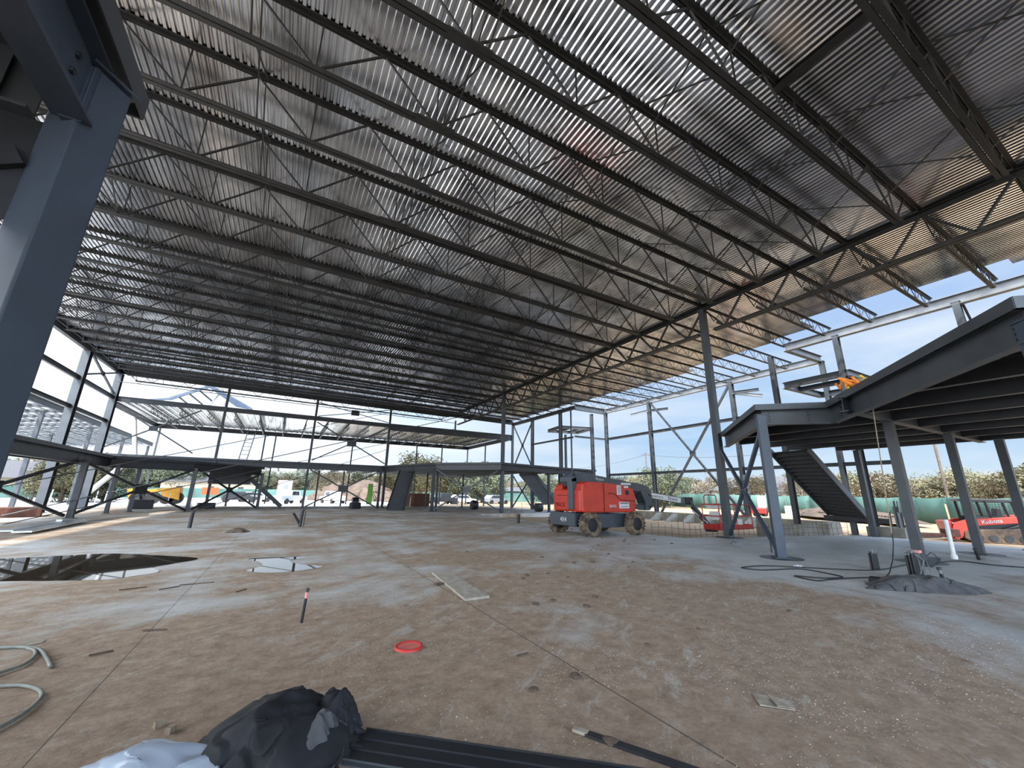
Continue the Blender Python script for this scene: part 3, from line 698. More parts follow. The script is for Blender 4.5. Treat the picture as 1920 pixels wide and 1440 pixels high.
# far platforms
FPa = [(-13.1, 16), (-9.6, 16), (-9.75, 31.4), (-9.9, 36.4), (-5.9, 38.6), (-1.6, 43.9), (-1.6, 44.2), (-13.1, 44.2)]
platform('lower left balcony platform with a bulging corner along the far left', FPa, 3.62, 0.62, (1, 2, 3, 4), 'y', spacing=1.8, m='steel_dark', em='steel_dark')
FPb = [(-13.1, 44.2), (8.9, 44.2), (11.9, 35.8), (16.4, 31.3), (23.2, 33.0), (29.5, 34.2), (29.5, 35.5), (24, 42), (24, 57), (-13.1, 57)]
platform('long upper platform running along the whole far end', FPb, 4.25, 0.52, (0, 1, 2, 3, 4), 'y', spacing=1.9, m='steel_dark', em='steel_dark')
for x, y, z1, w, nm in ((-9.7, 31.3, 3.1, 0.26, 'dark leaning-looking column at the left end of the lower balcony'), (-9.6, 36.2, 3.1, 0.2, 'thin dark column behind the left end of the lower balcony'), (-9.0, 38.4, 3.1, 0.2, 'second thin dark column behind the lower balcony, right of its neighbour'),
                     (-5.8, 38.4, 3.1, 0.24, 'column at the left corner of the bulging balcony'), (-1.65, 43.6, 3.1, 0.24, 'column at the right corner of the bulging balcony'), (8.75, 43.6, 3.8, 0.22, 'column paired with the tall one right of the yellow machine bay'),
                     (11.9, 35.9, 3.8, 0.24, 'front column of the middle platform, left of its crossed brace'), (12.5, 36.6, 3.8, 0.16, 'thin column just behind the middle platform front column'), (22.6, 33.2, 3.8, 0.2, 'column beneath the far platform left of the small far stair'),
                     (24.9, 34.6, 3.8, 0.2, 'column beneath the far platform beside the small far stair'), (6.0, 50, 3.8, 0.14, 'thin rear post under the far platform, right of the dark ramp'), (14.5, 46, 3.8, 0.14, 'thin rear post under the far platform behind the rusty bin'),
                     (3.4, 50, 3.8, 0.16, 'thin rear post under the far platform left of the dark ramp'), (-4.6, 50, 3.8, 0.16, 'thin rear post under the far platform behind the bulge'), (-7.8, 51, 3.8, 0.16, 'thin rear post under the far platform near the yellow machine'), (18.5, 45, 3.8, 0.14, 'thin rear post under the far platform beside the parked cars')):
    column(x, y, 0, z1, w, 'steel_dark', nm, 'hss')
xbrace('cross_brace', (-9.8, 31.4, 3.0), (-5.9, 38.3, 0.1), (-9.8, 31.4, 0.15), (-5.9, 38.3, 3.0), 0.06, 'steel_dark', 'crossed braces under the left end of the balcony in front of the yellow machine', 0.9)
xbrace('cross_brace', (-5.6, 38.6, 3.0), (-1.8, 43.4, 0.15), (-5.6, 38.6, 0.15), (-1.8, 43.4, 3.0), 0.06, 'steel_dark', 'crossed braces under the bulging balcony', 0.6)
xbrace('cross_brace', (-13.0, 24.6, 3.0), (-9.9, 31.1, 0.15), (-13.0, 24.6, 0.2), (-9.9, 31.1, 3.0), 0.07, 'steel_dark', 'crossed braces at the far left floor edge beside the near column', 0.8)
xbrace('cross_brace', (2.2, YF, 3.6), (8.6, YF, 0.15), (2.2, YF, 0.15), (8.6, YF, 3.6), 0.06, 'steel_dark', 'crossed braces under the far platform in front of the parked pickups', 0.9)
xbrace('cross_brace', (12.0, 35.7, 3.7), (16.7, 32.2, 0.15), (12.0, 35.7, 0.15), (16.7, 32.2, 3.7), 0.055, 'steel_dark', 'crossed braces under the middle platform left of the far girder column', 0.7)

# low roof beyond the far wall
t = thing('low_roof', 'low flat roof with pale deck beyond the far end wall', 'roof', (0, 50, 8.4))
b = deck_mesh(-13, 24.2, 44.6, 57.6, lambda x: 8.62, pitch=0.6, depth=0.06); o = b.build('deck_panel', 'deck', t, fix=False)
mm = o.modifiers.new('t', 'SOLIDIFY'); mm.thickness = 0.01; mm.offset = 1
b = MB(); b.ibeam((-13, 57.6, 8.55), (24.2, 57.6, 8.55), 0.5, 0.2, drop=0.25); b.build('edge_beam', 'steel_dark', t)
for x in (-13, 24.2):
    b = MB(); b.ibeam((x, 44.6, 8.55), (x, 57.6, 8.55), 0.45, 0.2, drop=0.25); b.build('edge_beam', 'steel_dark', t)
for k in range(17):
    x = -11+k*2.05
    MB().bar((x, 44.6, 8.55), (x, 57.4, 8.55), 0.08).build('top_chord', 'joist', t)
    MB().bar((x, 45.6, 8.05), (x, 56.4, 8.05), 0.08).build('bottom_chord', 'steel', t)
    w = MB()
    for q in range(8):
        y = 45.6+q*1.35; w.bar((x, y, 8.05), (x, y+0.67, 8.55), 0.035, 0.035, (1, 0, 0)); w.bar((x, y+0.67, 8.55), (x, y+1.35, 8.05), 0.035, 0.035, (1, 0, 0))
    w.build('web', 'joist', t)
for x, y, nm in ((-12.6, 57.3, 'left outer post of the low canopy roof'), (-2.6, 57.3, 'post of the low canopy roof by the ladder'), (-1.5, 58.2, 'second post of the low canopy roof by the ladder'), (7.5, 57.3, 'post of the low canopy roof left of the pickups'),
                 (12.2, 57.3, 'post of the low canopy roof behind the lime panel'), (16.2, 57.3, 'post of the low canopy roof above the dark ramp'), (20.0, 57.3, 'post of the low canopy roof above the rusty bin'), (24.1, 57.3, 'outer corner post of the low canopy roof'),
                 (24.1, 51.0, 'right side post of the low canopy roof')):
    column(x, y, 0, 8.1, 0.15, 'steel', nm, name='canopy_post', cat='post')
t = thing('ladder', 'thin aluminium ladder leaning on the low roof edge', 'ladder', (-5, 57, 0))
for dx in (0, 0.8): MB().bar((-4.9+dx, 56.0, 3.9), (-4.3+dx, 57.2, 9.6), 0.07).build('rail', 'steel_light', t)
for k in range(12):
    f_ = k/12+0.04; MB().bar((-4.9+0.6*f_, 56+1.2*f_, 3.9+5.7*f_), (-4.1+0.6*f_, 56+1.2*f_, 3.9+5.7*f_), 0.05).build('rung', 'steel_light', t)
# hipped roof piece on top of it
pk = on(395, 724, y=52); a = on(318, 748, y=52); c = on(472, 768, y=52)
t = thing('hip_roof_frame', 'blue-grey hipped roof frame rising above the low canopy at far left', 'roof', pk)
MB().plate([pk, c, c+Vector((0.5, 3, 0.1)), pk+Vector((0.2, 3.2, 0.0))], 0.08).build('roof_panel', 'steel_blue', t)
MB().plate([pk+Vector((0, 0, 0)), c, c+Vector((-1.4, -0.4, 0.1)), pk+Vector((-0.2, -1.2, -0.2))], 0.08).build('roof_panel', 'steel_blue', t)
MB().bar(pk, a, 0.28).build('hip_rafter', 'steel_blue', t); MB().bar(pk, c, 0.3).build('hip_rafter', 'steel_blue', t)
for f_ in (0.3, 0.55, 0.8):
    p = pk.lerp(a, f_); MB().bar(p, p+Vector((1.2, 1.0, -0.9)), 0.12).build('rafter', 'steel', t)
for f_ in (0.25, 0.5):
    p = pk.lerp(c, f_); MB().bar(p, Vector((p.x-1.5, p.y, 8.7)), 0.14).build('strut', 'steel_light', t)
MB().bar(on(250, 752, y=52), a, 0.2).build('hip_rafter', 'steel_blue', t)
# slatted roof outside the left wall
t = thing('slatted_roof', 'long slatted roof of a neighbouring wing outside the left wall', 'roof', (-18, 55, 8.3))
b = MB(); b.ibeam((-18, 34, 8.6), (-18, 80, 8.2), 0.5, 0.25, drop=0.25); b.build('edge_beam', 'steel', t)
for k in range(24):
    f_ = k/23; b = MB(); b.bar((-18.4-f_*13, 34, 8.25-f_*1.5), (-18.4-f_*13, 80, 7.9-f_*1.5), 0.26, 0.05); b.build('roof_slat', 'steel_light' if k % 3 else 'steel', t)
for k in range(16):
    y = 36+k*2.8; MB().bar((-18, y, 8.1), (-32, y, 6.6), 0.12, 0.3).build('rafter', 'steel', t)
for x, y, nm in ((-18, 47, 'leftmost post under the slatted wing roof edge'), (-18, 57, 'second post under the slatted wing roof edge'), (-18, 67, 'third post under the slatted wing roof edge'), (-18, 78, 'farthest post under the slatted wing roof edge'), (-27, 52, 'post deep under the slatted wing roof'), (-24, 66, 'rear post under the slatted wing roof')):
    column(x, y, -0.3, 7.6, 0.26, 'steel', nm, name='wing_post', cat='post')
t = thing('white_duct', 'white slanted tube standing outside the far left wall', 'duct', (-13, 50, 0))
p0 = on(155, 945, y=50); p1 = on(252, 780, y=50)
t.location = (p0.x, 50, 0)
MB().cyl((p0.x-0.9, 50, -0.3), (p0.x+1.8, 50, 3.4), 0.22, 12).build('duct_section', 'white', t); MB().cyl((p0.x+2.6, 50, 4.5), (p1.x, 50, p1.z), 0.18, 12).build('duct_section', 'white', t)

# ------------------------------------------------------------------ stairs
def stair(lab, top0, top1, bot0, bot1, n, m='steel_dark', sm='steel'):
    # two stringers (top0->bot0, top1->bot1) and closed risers/treads between
    t0, t1, b0, b1 = map(Vector, (top0, top1, bot0, bot1)); t = thing('steel_stair', lab, 'stair', b0)
    for a, c in ((t0, b0), (t1, b1)):
        MB().bar(a, c, 0.06, 0.34).build('stringer', sm, t)
    for k in range(n):
        f_ = (k+0.5)/n; a = t0.lerp(b0, f_); c = t1.lerp(b1, f_); d = (b0-t0)/n; hz = Vector((d.x, d.y, 0))
        b = MB(); up = Vector((0, 0, 1))
        b.plate([a-hz*0.5, c-hz*0.5, c+hz*0.5, a+hz*0.5], 0.035)
        b.plate([a+hz*0.5, c+hz*0.5, c+hz*0.5+up*d.z, a+hz*0.5+up*d.z], 0.012)
        b.bar(a-hz*0.5, c-hz*0.5, 0.05, 0.07)
        b.build('tread', m, t)
    return t
stair('dark steel stair seen from beneath, descending right from the raised platform', (22.7, 12.2, 4.05), (22.3, 10.25, 4.05), (27.7, 12.2, 0.85), (27.4, 10.25, 0.7), 18)
MB_ = beam('landing_beam', (27.5, 12.4, 0.75), (27.6, 9.4, 0.7), 0.25, 0.2, 'steel_dark', 'dark landing beam at the foot of the right stair')
stair('small dark stair under the far platform left of the boom lift', (20.4, 35, 3.6), (21.6, 34.4, 3.75), (23.3, 35, 0.7), (24.6, 34.6, 0.9), 14)
stair('steep dark ramp-like stair under the far platform', (9.9, 40.2, 3.7), (11.3, 40.2, 3.7), (8.6, 38.5, 0.1), (10.1, 38.5, 0.1), 14, sm='steel_dark')
stair('low dark stair behind the bulging balcony', (-3.6, 46, 3.4), (-3.6, 47.2, 3.4), (0.2, 46, 0.1), (0.2, 47.2, 0.1), 12, sm='steel_dark')
tag(MB().box((-4.3, 47, 3.0), (3.2, 2, 1.8)).build('stair_enclosure', 'steel_dark', loc=(-4.3, 47, 2)), 'dark boxed landing under the far platform behind the bulge', 'landing')

# ------------------------------------------------------------------ guy cables
def rod(name, p0, p1, r, lab, m='rod'):
    p0 = Vector(p0); p1 = Vector(p1); b = MB(); b.cyl(p0, p1, r, 6); return tag(b.build(name, m, loc=p0), lab, 'cable')
rod('bracing_cable', on(2, 967, y=31), (16.7, 32.0, 9.25), 0.03, 'long taut cable rising from the left floor edge to the far girder column')
rod('bracing_cable', on(2, 913, y=30), (9.3, 44.0, 10.0), 0.026, 'taut cable from far left rising across the sky to the far eave')
rod('bracing_cable', on(3, 984, y=27), (16.8, 44.2, 8.9), 0.022, 'low taut cable crossing beneath the left balcony')
rod('bracing_cable', (-3.3, 22.8, 0.65), (9.3, 44.2, 6.0), 0.02, 'thin cable rising from the left leaning stub')
rod('bracing_cable', (16.9, 32, 9.4), (28.8, 17.9, 9.9), 0.012, 'hairline cable strung high from the girder column to the right wall')
rod('hanging_rope', on(1632, 735, z=4.35), on(1672, 1000, y=on(1632, 735, z=4.35).y), 0.012, 'thin rope hanging from the raised platform edge', 'wood')

# ------------------------------------------------------------------ boom lift
def lathe(b, c, axis_y, prof, n=32):          # prof: (radius, y offset); axis along Y
    base = len(b.v)
    for r, dy in prof:
        for k in range(n):
            a = 2*PI*k/n; b.v.append(Vector((c[0]+r*math.cos(a), c[1]+dy, c[2]+r*math.sin(a))))
    for i in range(len(prof)-1):
        for k in range(n):
            p = base+i*n+k; q = base+i*n+(k+1) % n; b.f.append((p, q, q+n, p+n))
    b.f.append(tuple(base+k for k in range(n))); b.f.append(tuple(base+(len(prof)-1)*n+k for k in range(n-1, -1, -1)))
def wheel(parent, x, y, z, r, w, hub='rubber', sgn=-1, lugs=22, xw=0):
    b = MB(); h = w/2
    lathe(b, (x, y, z), 0, [(r*0.55, -h*0.8), (r*0.62, -h), (r*0.9, -h*0.92), (r*0.965, -h*0.7), (r*0.965, h*0.7), (r*0.9, h*0.92), (r*0.62, h), (r*0.55, h*0.8)], 36)
    o = b.build('wheel', 'tread', parent)
    l = MB()
    for k in range(lugs):
        a = 2*PI*k/lugs
        for s_ in (-1, 1):
            aa = a+(PI/lugs if s_ > 0 else 0); R = Matrix.Rotation(-aa, 3, 'Y') @ Matrix.Rotation(s_*0.5, 3, 'X')
            c = Vector((x, y+s_*h*0.48, z)) + Matrix.Rotation(-aa, 3, 'Y') @ Vector((r*0.975, 0, 0))
            l.box(c, (r*0.10, h*1.0, r*0.10), mtx=R)
    l.build('tread_lugs', 'tread', o)
    c = MB(); lathe(c, (x, y, z), 0, [(r*0.2, -h*1.0), (r*0.56, -h*0.86), (r*0.56, h*0.86), (r*0.2, h*1.0)], 28); c.build('hub', hub, o)
    return o
def rbox(x0, x1, y0, y1, z0, z1): b = MB(); b.box(((x0+x1)/2, (y0+y1)/2, (z0+z1)/2), (x1-x0, y1-y0, z1-z0)); return b
def text(parent, s_, p, size, m, right, up, name='lettering', ext=0.002):
    cu = bpy.data.curves.new(name, 'FONT'); cu.body = s_; cu.size = size; cu.extrude = ext
    o = bpy.data.objects.new(name, cu); COL.objects.link(o)
    dg = bpy.context.evaluated_depsgraph_get(); me = bpy.data.meshes.new_from_object(o.evaluated_get(dg)); bpy.data.objects.remove(o)
    me.materials.clear(); me.materials.append(M[m])
    r = Vector(right).normalized(); u = Vector(up); u = (u-r*u.dot(r)).normalized(); n_ = r.cross(u)
    mt = Matrix((r, u, n_)).transposed().to_4x4(); mt.translation = Vector(p)-parent_loc(parent) if parent else Vector(p)
    me.transform(mt); oo = bpy.data.objects.new(name, me); COL.objects.link(oo)
    if parent: oo.parent = parent
    return oo
BX0 = 11.35
lift_ = thing('boom_lift', 'red and grey articulated boom lift with four muddy tyres parked on the slab', 'boom lift', (12.4, 14.4, 0))
for x, y in ((11.25, 13.55), (13.75, 13.55), (11.25, 15.75), (13.75, 15.75)): wheel(lift_, x, y, 0.47, 0.47, 0.40)
b = MB(); b.side_prism([(10.75, 0.42), (10.85, 0.36), (11.6, 0.30), (13.4, 0.30), (14.25, 0.36), (14.3, 0.86), (10.72, 0.90)], 13.95, 15.35)
b.build('chassis', 'lift_grey', lift_, bevel=0.02)
rbox(11.05, 11.5, 13.7, 15.6, 0.36, 0.6).build('axle', 'black', lift_); rbox(13.5, 14.0, 13.7, 15.6, 0.36, 0.6).build('axle', 'black', lift_)
MB().cyl((12.5, 14.65, 0.86), (12.5, 14.65, 1.02), 0.6, 24).build('turntable_bearing', 'black', lift_)
# end panel with drive marking faces the camera's left
e_ = rbox(10.62, 10.76, 13.80, 15.50, 0.40, 0.92).build('end_panel', 'lift_grey', lift_, bevel=0.02)
text(e_, '4X4', (10.612, 14.75, 0.56), 0.26, 'white', (0, -1, 0), (0, 0, 1))
# turret
tu = MB(); tu.side_prism([(10.95, 0.98), (11.05, 0.94), (13.75, 0.94), (13.95, 1.02), (13.98, 1.55), (13.86, 1.92), (13.6, 2.06), (12.2, 2.18), (11.2, 2.2), (10.98, 2.1), (10.92, 1.8)], 13.62, 14.25)
r1 = tu.build('engine_cover', 'red', lift_, bevel=0.05)
tu = MB(); tu.side_prism([(10.95, 0.98), (11.05, 0.94), (13.75, 0.94), (13.95, 1.02), (13.98, 1.55), (13.86, 1.92), (13.6, 2.02), (12.2, 2.12), (11.2, 2.15), (10.98, 2.05), (10.92, 1.8)], 15.05, 15.6)
tu.build('tank_cover', 'red', lift_, bevel=0.05)
b = MB(); b.box((10.98, 14.62, 1.42), (0.26, 1.9, 0.92)); cw0 = b.build('counterweight', 'red', lift_, bevel=0.08)
rbox(11.05, 13.9, 14.2, 15.1, 1.0, 1.45).build('turret_floor', 'black', lift_)
# cover details
MB().box((12.1, 13.60, 1.58), (0.014, 0.02, 1.2)).build('panel_gap', 'redink', r1)
pts = [(12.35, 13.61, 1.72), (12.6, 13.61, 1.74), (12.8, 13.61, 1.66), (12.95, 13.61, 1.52), (13.1, 13.61, 1.46), (13.9, 13.61, 1.42)]
MB().tube(pts, 0.018, 6).build('cover_crease', 'redink', r1)
st_ = MB().box((12.98, 13.612, 1.88), (0.24, 0.012, 0.40)).build('instruction_sticker', 'white', r1)
for k in range(5): MB().box((12.98, 13.604, 2.02-k*0.07), (0.17, 0.006, 0.022)).build('sticker_line', 'ink', r1)
st_ = MB().box((13.42, 13.612, 2.02), (0.24, 0.012, 0.08)).build('small_sticker', 'white', r1)
MB().cyl((13.46, 13.6, 1.78), (13.46, 13.63, 1.78), 0.11, 16).build('handle_recess', 'ink', r1)
st_ = MB().box((13.25, 13.612, 1.24), (0.58, 0.012, 0.26)).build('name_sticker', 'white', r1)
MB().box((13.25, 13.604, 1.32), (0.5, 0.006, 0.035)).build('sticker_line', 'ink', r1)
MB().box((13.25, 13.604, 1.18), (0.42, 0.006, 0.02)).build('sticker_line', 'ink', r1)
text(r1, 'SJ63AJ', (12.38, 13.60, 1.16), 0.15, 'white', (1, 0, 0), (0, 0, 1))
MB().plate([(11.98, 13.6, 1.16), (12.06, 13.6, 1.16), (12.02, 13.6, 1.25)], 0.01).build('warning_triangle', 'orange', r1)
cw = MB().box((10.842, 14.62, 1.62), (0.012, 1.3, 0.03)).build('panel_groove', 'redink', r1)
text(cw0, 'MACK', (10.838, 15.42, 1.14), 0.27, 'redink', (0, -1, 0), (0, 0, 1))
# boom
BY = 14.66
def yslab(poly, y0, y1, nm, m, bev=0.02, par=None): b = MB(); b.side_prism(poly, y0, y1); return b.build(nm, m, par or lift_, bevel=bev)
up_ = yslab([(10.72, 2.22), (10.95, 2.56), (11.3, 2.66), (13.2, 2.42), (15.2, 2.20), (15.75, 2.08), (15.75, 1.86), (15.0, 1.84), (12.0, 2.16), (11.4, 2.2), (11.3, 2.0), (10.9, 2.0)], BY-0.24, BY+0.20, 'lower_boom', 'lift_grey')
text(up_, 'Skyjack', (12.35, BY-0.25, 2.33), 0.17, 'white', (1, 0, -0.11), (0, 0, 1))
MB().box((14.2, BY-0.25, 2.18), (0.62, 0.01, 0.10)).build('serial_plate', 'white', up_)
MB().cyl((11.15, BY-0.26, 2.5), (11.15, BY+0.22, 2.5), 0.08, 14).build('pivot_pin', 'black', up_)
yslab([(10.72, 2.3), (11.0, 2.4), (11.02, 1.12), (10.74, 1.05)], BY-0.62, BY-0.30, 'tail_post', 'lift_grey')
rbox(10.72, 11.02, BY-0.62, BY+0.2, 2.2, 2.38).build('tail_crosspiece', 'lift_grey', lift_)
# riser linkage
yslab([(15.1, 1.90), (15.72, 1.96), (15.85, 1.7), (15.9, 1.2), (15.65, 0.98), (15.35, 0.98), (15.4, 1.3)], BY-0.28, BY+0.24, 'riser_head', 'lift_grey')
yslab([(13.6, 1.12), (15.6, 0.98), (15.6, 1.18), (13.6, 1.38)], BY-0.2, BY+0.16, 'riser_link', 'lift_grey')
yslab([(13.5, 1.38), (13.66, 1.30), (15.3, 1.86), (15.2, 1.98)], BY-0.16, BY+0.12, 'riser_link', 'black')
MB().cyl((13.7, BY-0.1, 1.45), (14.6, BY-0.1, 1.78), 0.07, 12).build('lift_cylinder', 'black', lift_); MB().cyl((14.6, BY-0.1, 1.78), (15.2, BY-0.1, 2.0), 0.04, 12).build('cylinder_rod', 'chrome', lift_)
for z in (1.7, 1.15): MB().cyl((15.68, BY-0.3, z), (15.68, BY+0.26, z), 0.06, 12).build('pivot_pin', 'black', lift_)
# telescoping boom and jib
def obox(p0, p1, w, h, nm, m, par=None, bev=0.015): b = MB(); b.bar(p0, p1, w, h); return b.build(nm, m, par or lift_, bevel=bev)
tb = obox((15.5, BY, 1.74), (17.6, 13.9, 1.42), 0.22, 0.30, 'telescopic_boom', 'lift_grey')
dr = (Vector((17.6, 13.9, 1.42))-Vector((15.5, BY, 1.74))).normalized(); sd_ = dr.cross(Vector((0, 0, 1))).normalized(); uu = sd_.cross(dr)
pl = Vector((15.75, BY-0.09, 1.70))+sd_*0.118
MB().plate([pl-uu*0.12, pl+dr*1.7-uu*0.12, pl+dr*1.7+uu*0.12, pl+uu*0.12], 0.006).build('name_panel', 'white', tb)
text(tb, 'Equipment', pl+dr*0.06-uu*0.05+sd_*0.006, 0.165, 'redink', dr, uu); text(tb, 'Share', pl+dr*1.0-uu*0.06+sd_*0.006, 0.23, 'ink', dr, uu)
b = MB(); b.box((17.75, 13.85, 1.44), (0.45, 0.3, 0.36)); b.build('jib_knuckle', 'black', lift_, bevel=0.04)
obox((17.8, 13.8, 1.45), (17.9, 12.75, 0.22), 0.10, 0.14, 'jib_arm', 'lift_grey'); obox((17.65, 13.6, 1.15), (17.75, 12.75, 0.22), 0.08, 0.09, 'jib_arm', 'black')
MB().cyl((17.6, 13.5, 1.0), (17.8, 12.9, 0.45), 0.045, 10).build('jib_cylinder', 'chrome', lift_)
rbox(17.55, 17.95, 12.5, 12.9, 0.10, 0.40).build('platform_mount', 'black', lift_)
# work platform (basket): floor, kick plates, rails, console
PX0, PX1, PY0, PY1, PZ = 17.3, 19.7, 11.9, 12.75, 0.22
bk = rbox(PX0, PX1, PY0, PY1, PZ, PZ+0.05).build('platform_floor', 'steel_dark', lift_)
for y in (PY0, PY1): rbox(PX0, PX1, y-0.012, y+0.012, PZ, PZ+0.22).build('kick_plate', 'red_dark', bk)
for x in (PX0, PX1): rbox(x-0.012, x+0.012, PY0, PY1, PZ, PZ+0.22).build('kick_plate', 'red_dark', bk)
for x in (PX0, (PX0+PX1)/2, PX1):
    for y in (PY0, PY1): MB().cyl((x, y, PZ), (x, y, PZ+1.1), 0.022, 8).build('rail_post', 'red_dark', bk)
for z in (0.6, 1.1):
    MB().tube([(PX0, PY0, PZ+z), (PX1, PY0, PZ+z), (PX1, PY1, PZ+z), (PX0, PY1, PZ+z), (PX0, PY0, PZ+z)], 0.022, 8).build('guard_rail', 'red_dark', bk)
MB().tube([(17.5, PY1, PZ+1.1), (17.5, PY1, PZ+1.45), (17.6, PY1, PZ+1.52), (18.3, PY1, PZ+1.52), (18.4, PY1, PZ+1.45), (18.4, PY1, PZ+1.1)], 0.025, 8).build('console_guard', 'red_dark', bk)
rbox(17.55, 18.35, 12.5, 12.72, 1.12, 1.32).build('control_console', 'water_drum', bk, bevel=0.03); rbox(17.7, 18.3, 12.55, 12.7, 0.62, 1.0).build('document_box', 'water_drum', bk, bevel=0.02)
rbox(18.9, 19.3, 12.1, 12.5, PZ+0.05, PZ+0.45).build('tool_box', 'water_drum', bk, bevel=0.02)
tag(MB().cyl((16.7, 11.75, 0.0), (16.7, 11.75, 0.37), 0.15, 20).build('bucket', 'white', loc=(16.7, 11.75, 0)), 'white plastic bucket behind the tall girder column', 'bucket') if False else None

# ------------------------------------------------------------------ compact track loader
tl = thing('track_loader', 'red compact track loader with black cab parked beyond the slab edge', 'loader', (30.0, 6.5, -0.33))
# machine faces -X+Y (bucket to the left), built in local axes: u forward, v left
fw = Vector((-0.48, 0.88, 0)).normalized(); lf = Vector((0, 0, 1)).cross(fw); TL = on(1862, 1017, z=-0.33)
def T(u, v, z): return TL+fw*u+lf*v+Vector((0, 0, z))
def lprism(poly, v0, v1, nm, m, bev=0.02, par=None):
    b = MB(); n_ = len(poly); vs = [T(u, v0, z) for u, z in poly]+[T(u, v1, z) for u, z in poly]
    b.add(vs, [(i, (i+1) % n_, n_+(i+1) % n_, n_+i) for i in range(n_)]+[tuple(range(n_-1, -1, -1)), tuple(range(n_, 2*n_))])
    return b.build(nm, m, par or tl, bevel=bev)
for v in (0.55, -0.95):
    tr = lprism([(-1.15, 0.15), (-0.9, 0.0), (0.9, 0.0), (1.2, 0.2), (1.15, 0.5), (0.9, 0.62), (-0.9, 0.72), (-1.25, 0.5)], v, v+0.4, 'track', 'mud', 0.03)
    for u in (-0.8, -0.3, 0.2, 0.7):
        for q in (v-0.01, v+0.41): MB().cyl(T(u, q, 0.24), T(u, q+(0.02 if q > v else -0.02), 0.24), 0.16, 14).build('track_roller', 'steel_dark', tr)
lprism([(-1.3, 0.3), (1.0, 0.3), (1.1, 0.9), (0.5, 1.0), (-1.3, 1.1)], -0.55, 0.55, 'frame', 'black')
for v in (-0.85, 0.75):
    a_ = lprism([(-1.25, 1.35), (-1.2, 1.05), (0.9, 0.75), (1.25, 0.2), (1.5, 0.1), (1.62, 0.35), (1.45, 0.9), (1.0, 1.08)], v, v+0.12, 'loader_arm', 'red')
    MB().cyl(T(-0.9, v+0.06, 0.9), T(-0.1, v+0.06, 0.6), 0.05, 10).build('lift_cylinder', 'black', a_); MB().cyl(T(0.9, v+0.06, 0.55), T(1.5, v+0.06, 0.9), 0.045, 10).build('tilt_cylinder', 'chrome', a_)
lprism([(1.35, 0.15), (1.65, 0.1), (1.75, 0.95), (1.5, 1.0)], -0.75, 0.75, 'quick_coupler', 'red_dark')
pp = T(-0.95, 0.885, 1.02)
text(tl, 'Kubota', T(0.55, 0.885, 0.82), 0.27, 'white', -fw*1.0+Vector((0, 0, 0.19)), (0, 0, 1)) if False else None
text(tl, 'Kubota', T(0.75, -0.865, 0.83), 0.27, 'white', -fw+Vector((0, 0, 0.15)), (0, 0, 1)) if False else None
# cab: roof, posts, mesh sides
lprism([(-0.85, 2.0), (-0.8, 2.1), (0.85, 2.12), (1.05, 2.05), (1.0, 1.98), (-0.8, 1.92)], -0.5, 0.5, 'cab_roof', 'black', 0.03)
for v in (-0.5, 0.5):
    for u0, u1 in ((-0.85, -1.0), (0.05, -0.05), (0.85, 0.8)): MB().bar(T(u1, v, 0.95), T(u0, v, 2.0), 0.09, 0.09).build('cab_post', 'black', tl)
    b = MB()
    for k in range(15): u = -0.85+k*0.115; b.bar(T(u, v, 1.25), T(u, v, 1.95), 0.012)
    for k in range(7): b.bar(T(-0.9, v, 1.3+k*0.105), T(0.8, v, 1.3+k*0.105), 0.012)
    b.build('side_mesh', 'black', tl); lprism([(-1.0, 0.95), (0.85, 0.95), (0.85, 1.25), (-1.0, 1.25)], v-0.02, v+0.02, 'cab_side', 'black', 0)
lprism([(-0.5, 0.9), (0.1, 0.9), (0.1, 1.05), (-0.25, 1.1), (-0.35, 1.65), (-0.5, 1.65)], -0.28, 0.28, 'seat', 'black', 0.03)
MB().cyl(T(0.7, 0.62, 2.1), T(0.7, 0.62, 1.6), 0.015, 6).build('mirror_arm', 'black', tl)
# lettering on the arm that faces the camera
_side = 0.885 if (T(0, 1, 0)-EYE).length < (T(0, -1, 0)-EYE).length else -0.865
if _side > 0: text(tl, 'Kubota', T(0.45, 0.885, 0.90), 0.25, 'white', -fw+Vector((0, 0, 0.15)), (0, 0, 1))
else: text(tl, 'Kubota', T(-0.95, -0.865, 1.08), 0.25, 'white', fw-Vector((0, 0, 0.15)), (0, 0, 1))
t = thing('auger_attachment', 'rusty loader attachment lying before the track loader', 'attachment', (28.4, 8.2, -0.33))
MB().box((28.5, 8.3, 0.02), (1.5, 0.5, 0.16), 2.2, ).build('attachment_frame', 'rust', t, bevel=0.02); MB().box((28.9, 7.7, 0.15), (0.5, 0.6, 0.35), 2.2).build('motor_box', 'rust', t, bevel=0.02); MB().cyl((28.0, 8.8, -0.1), (28.7, 8.0, 0.0), 0.1, 12).build('shaft', 'steel_light', t)

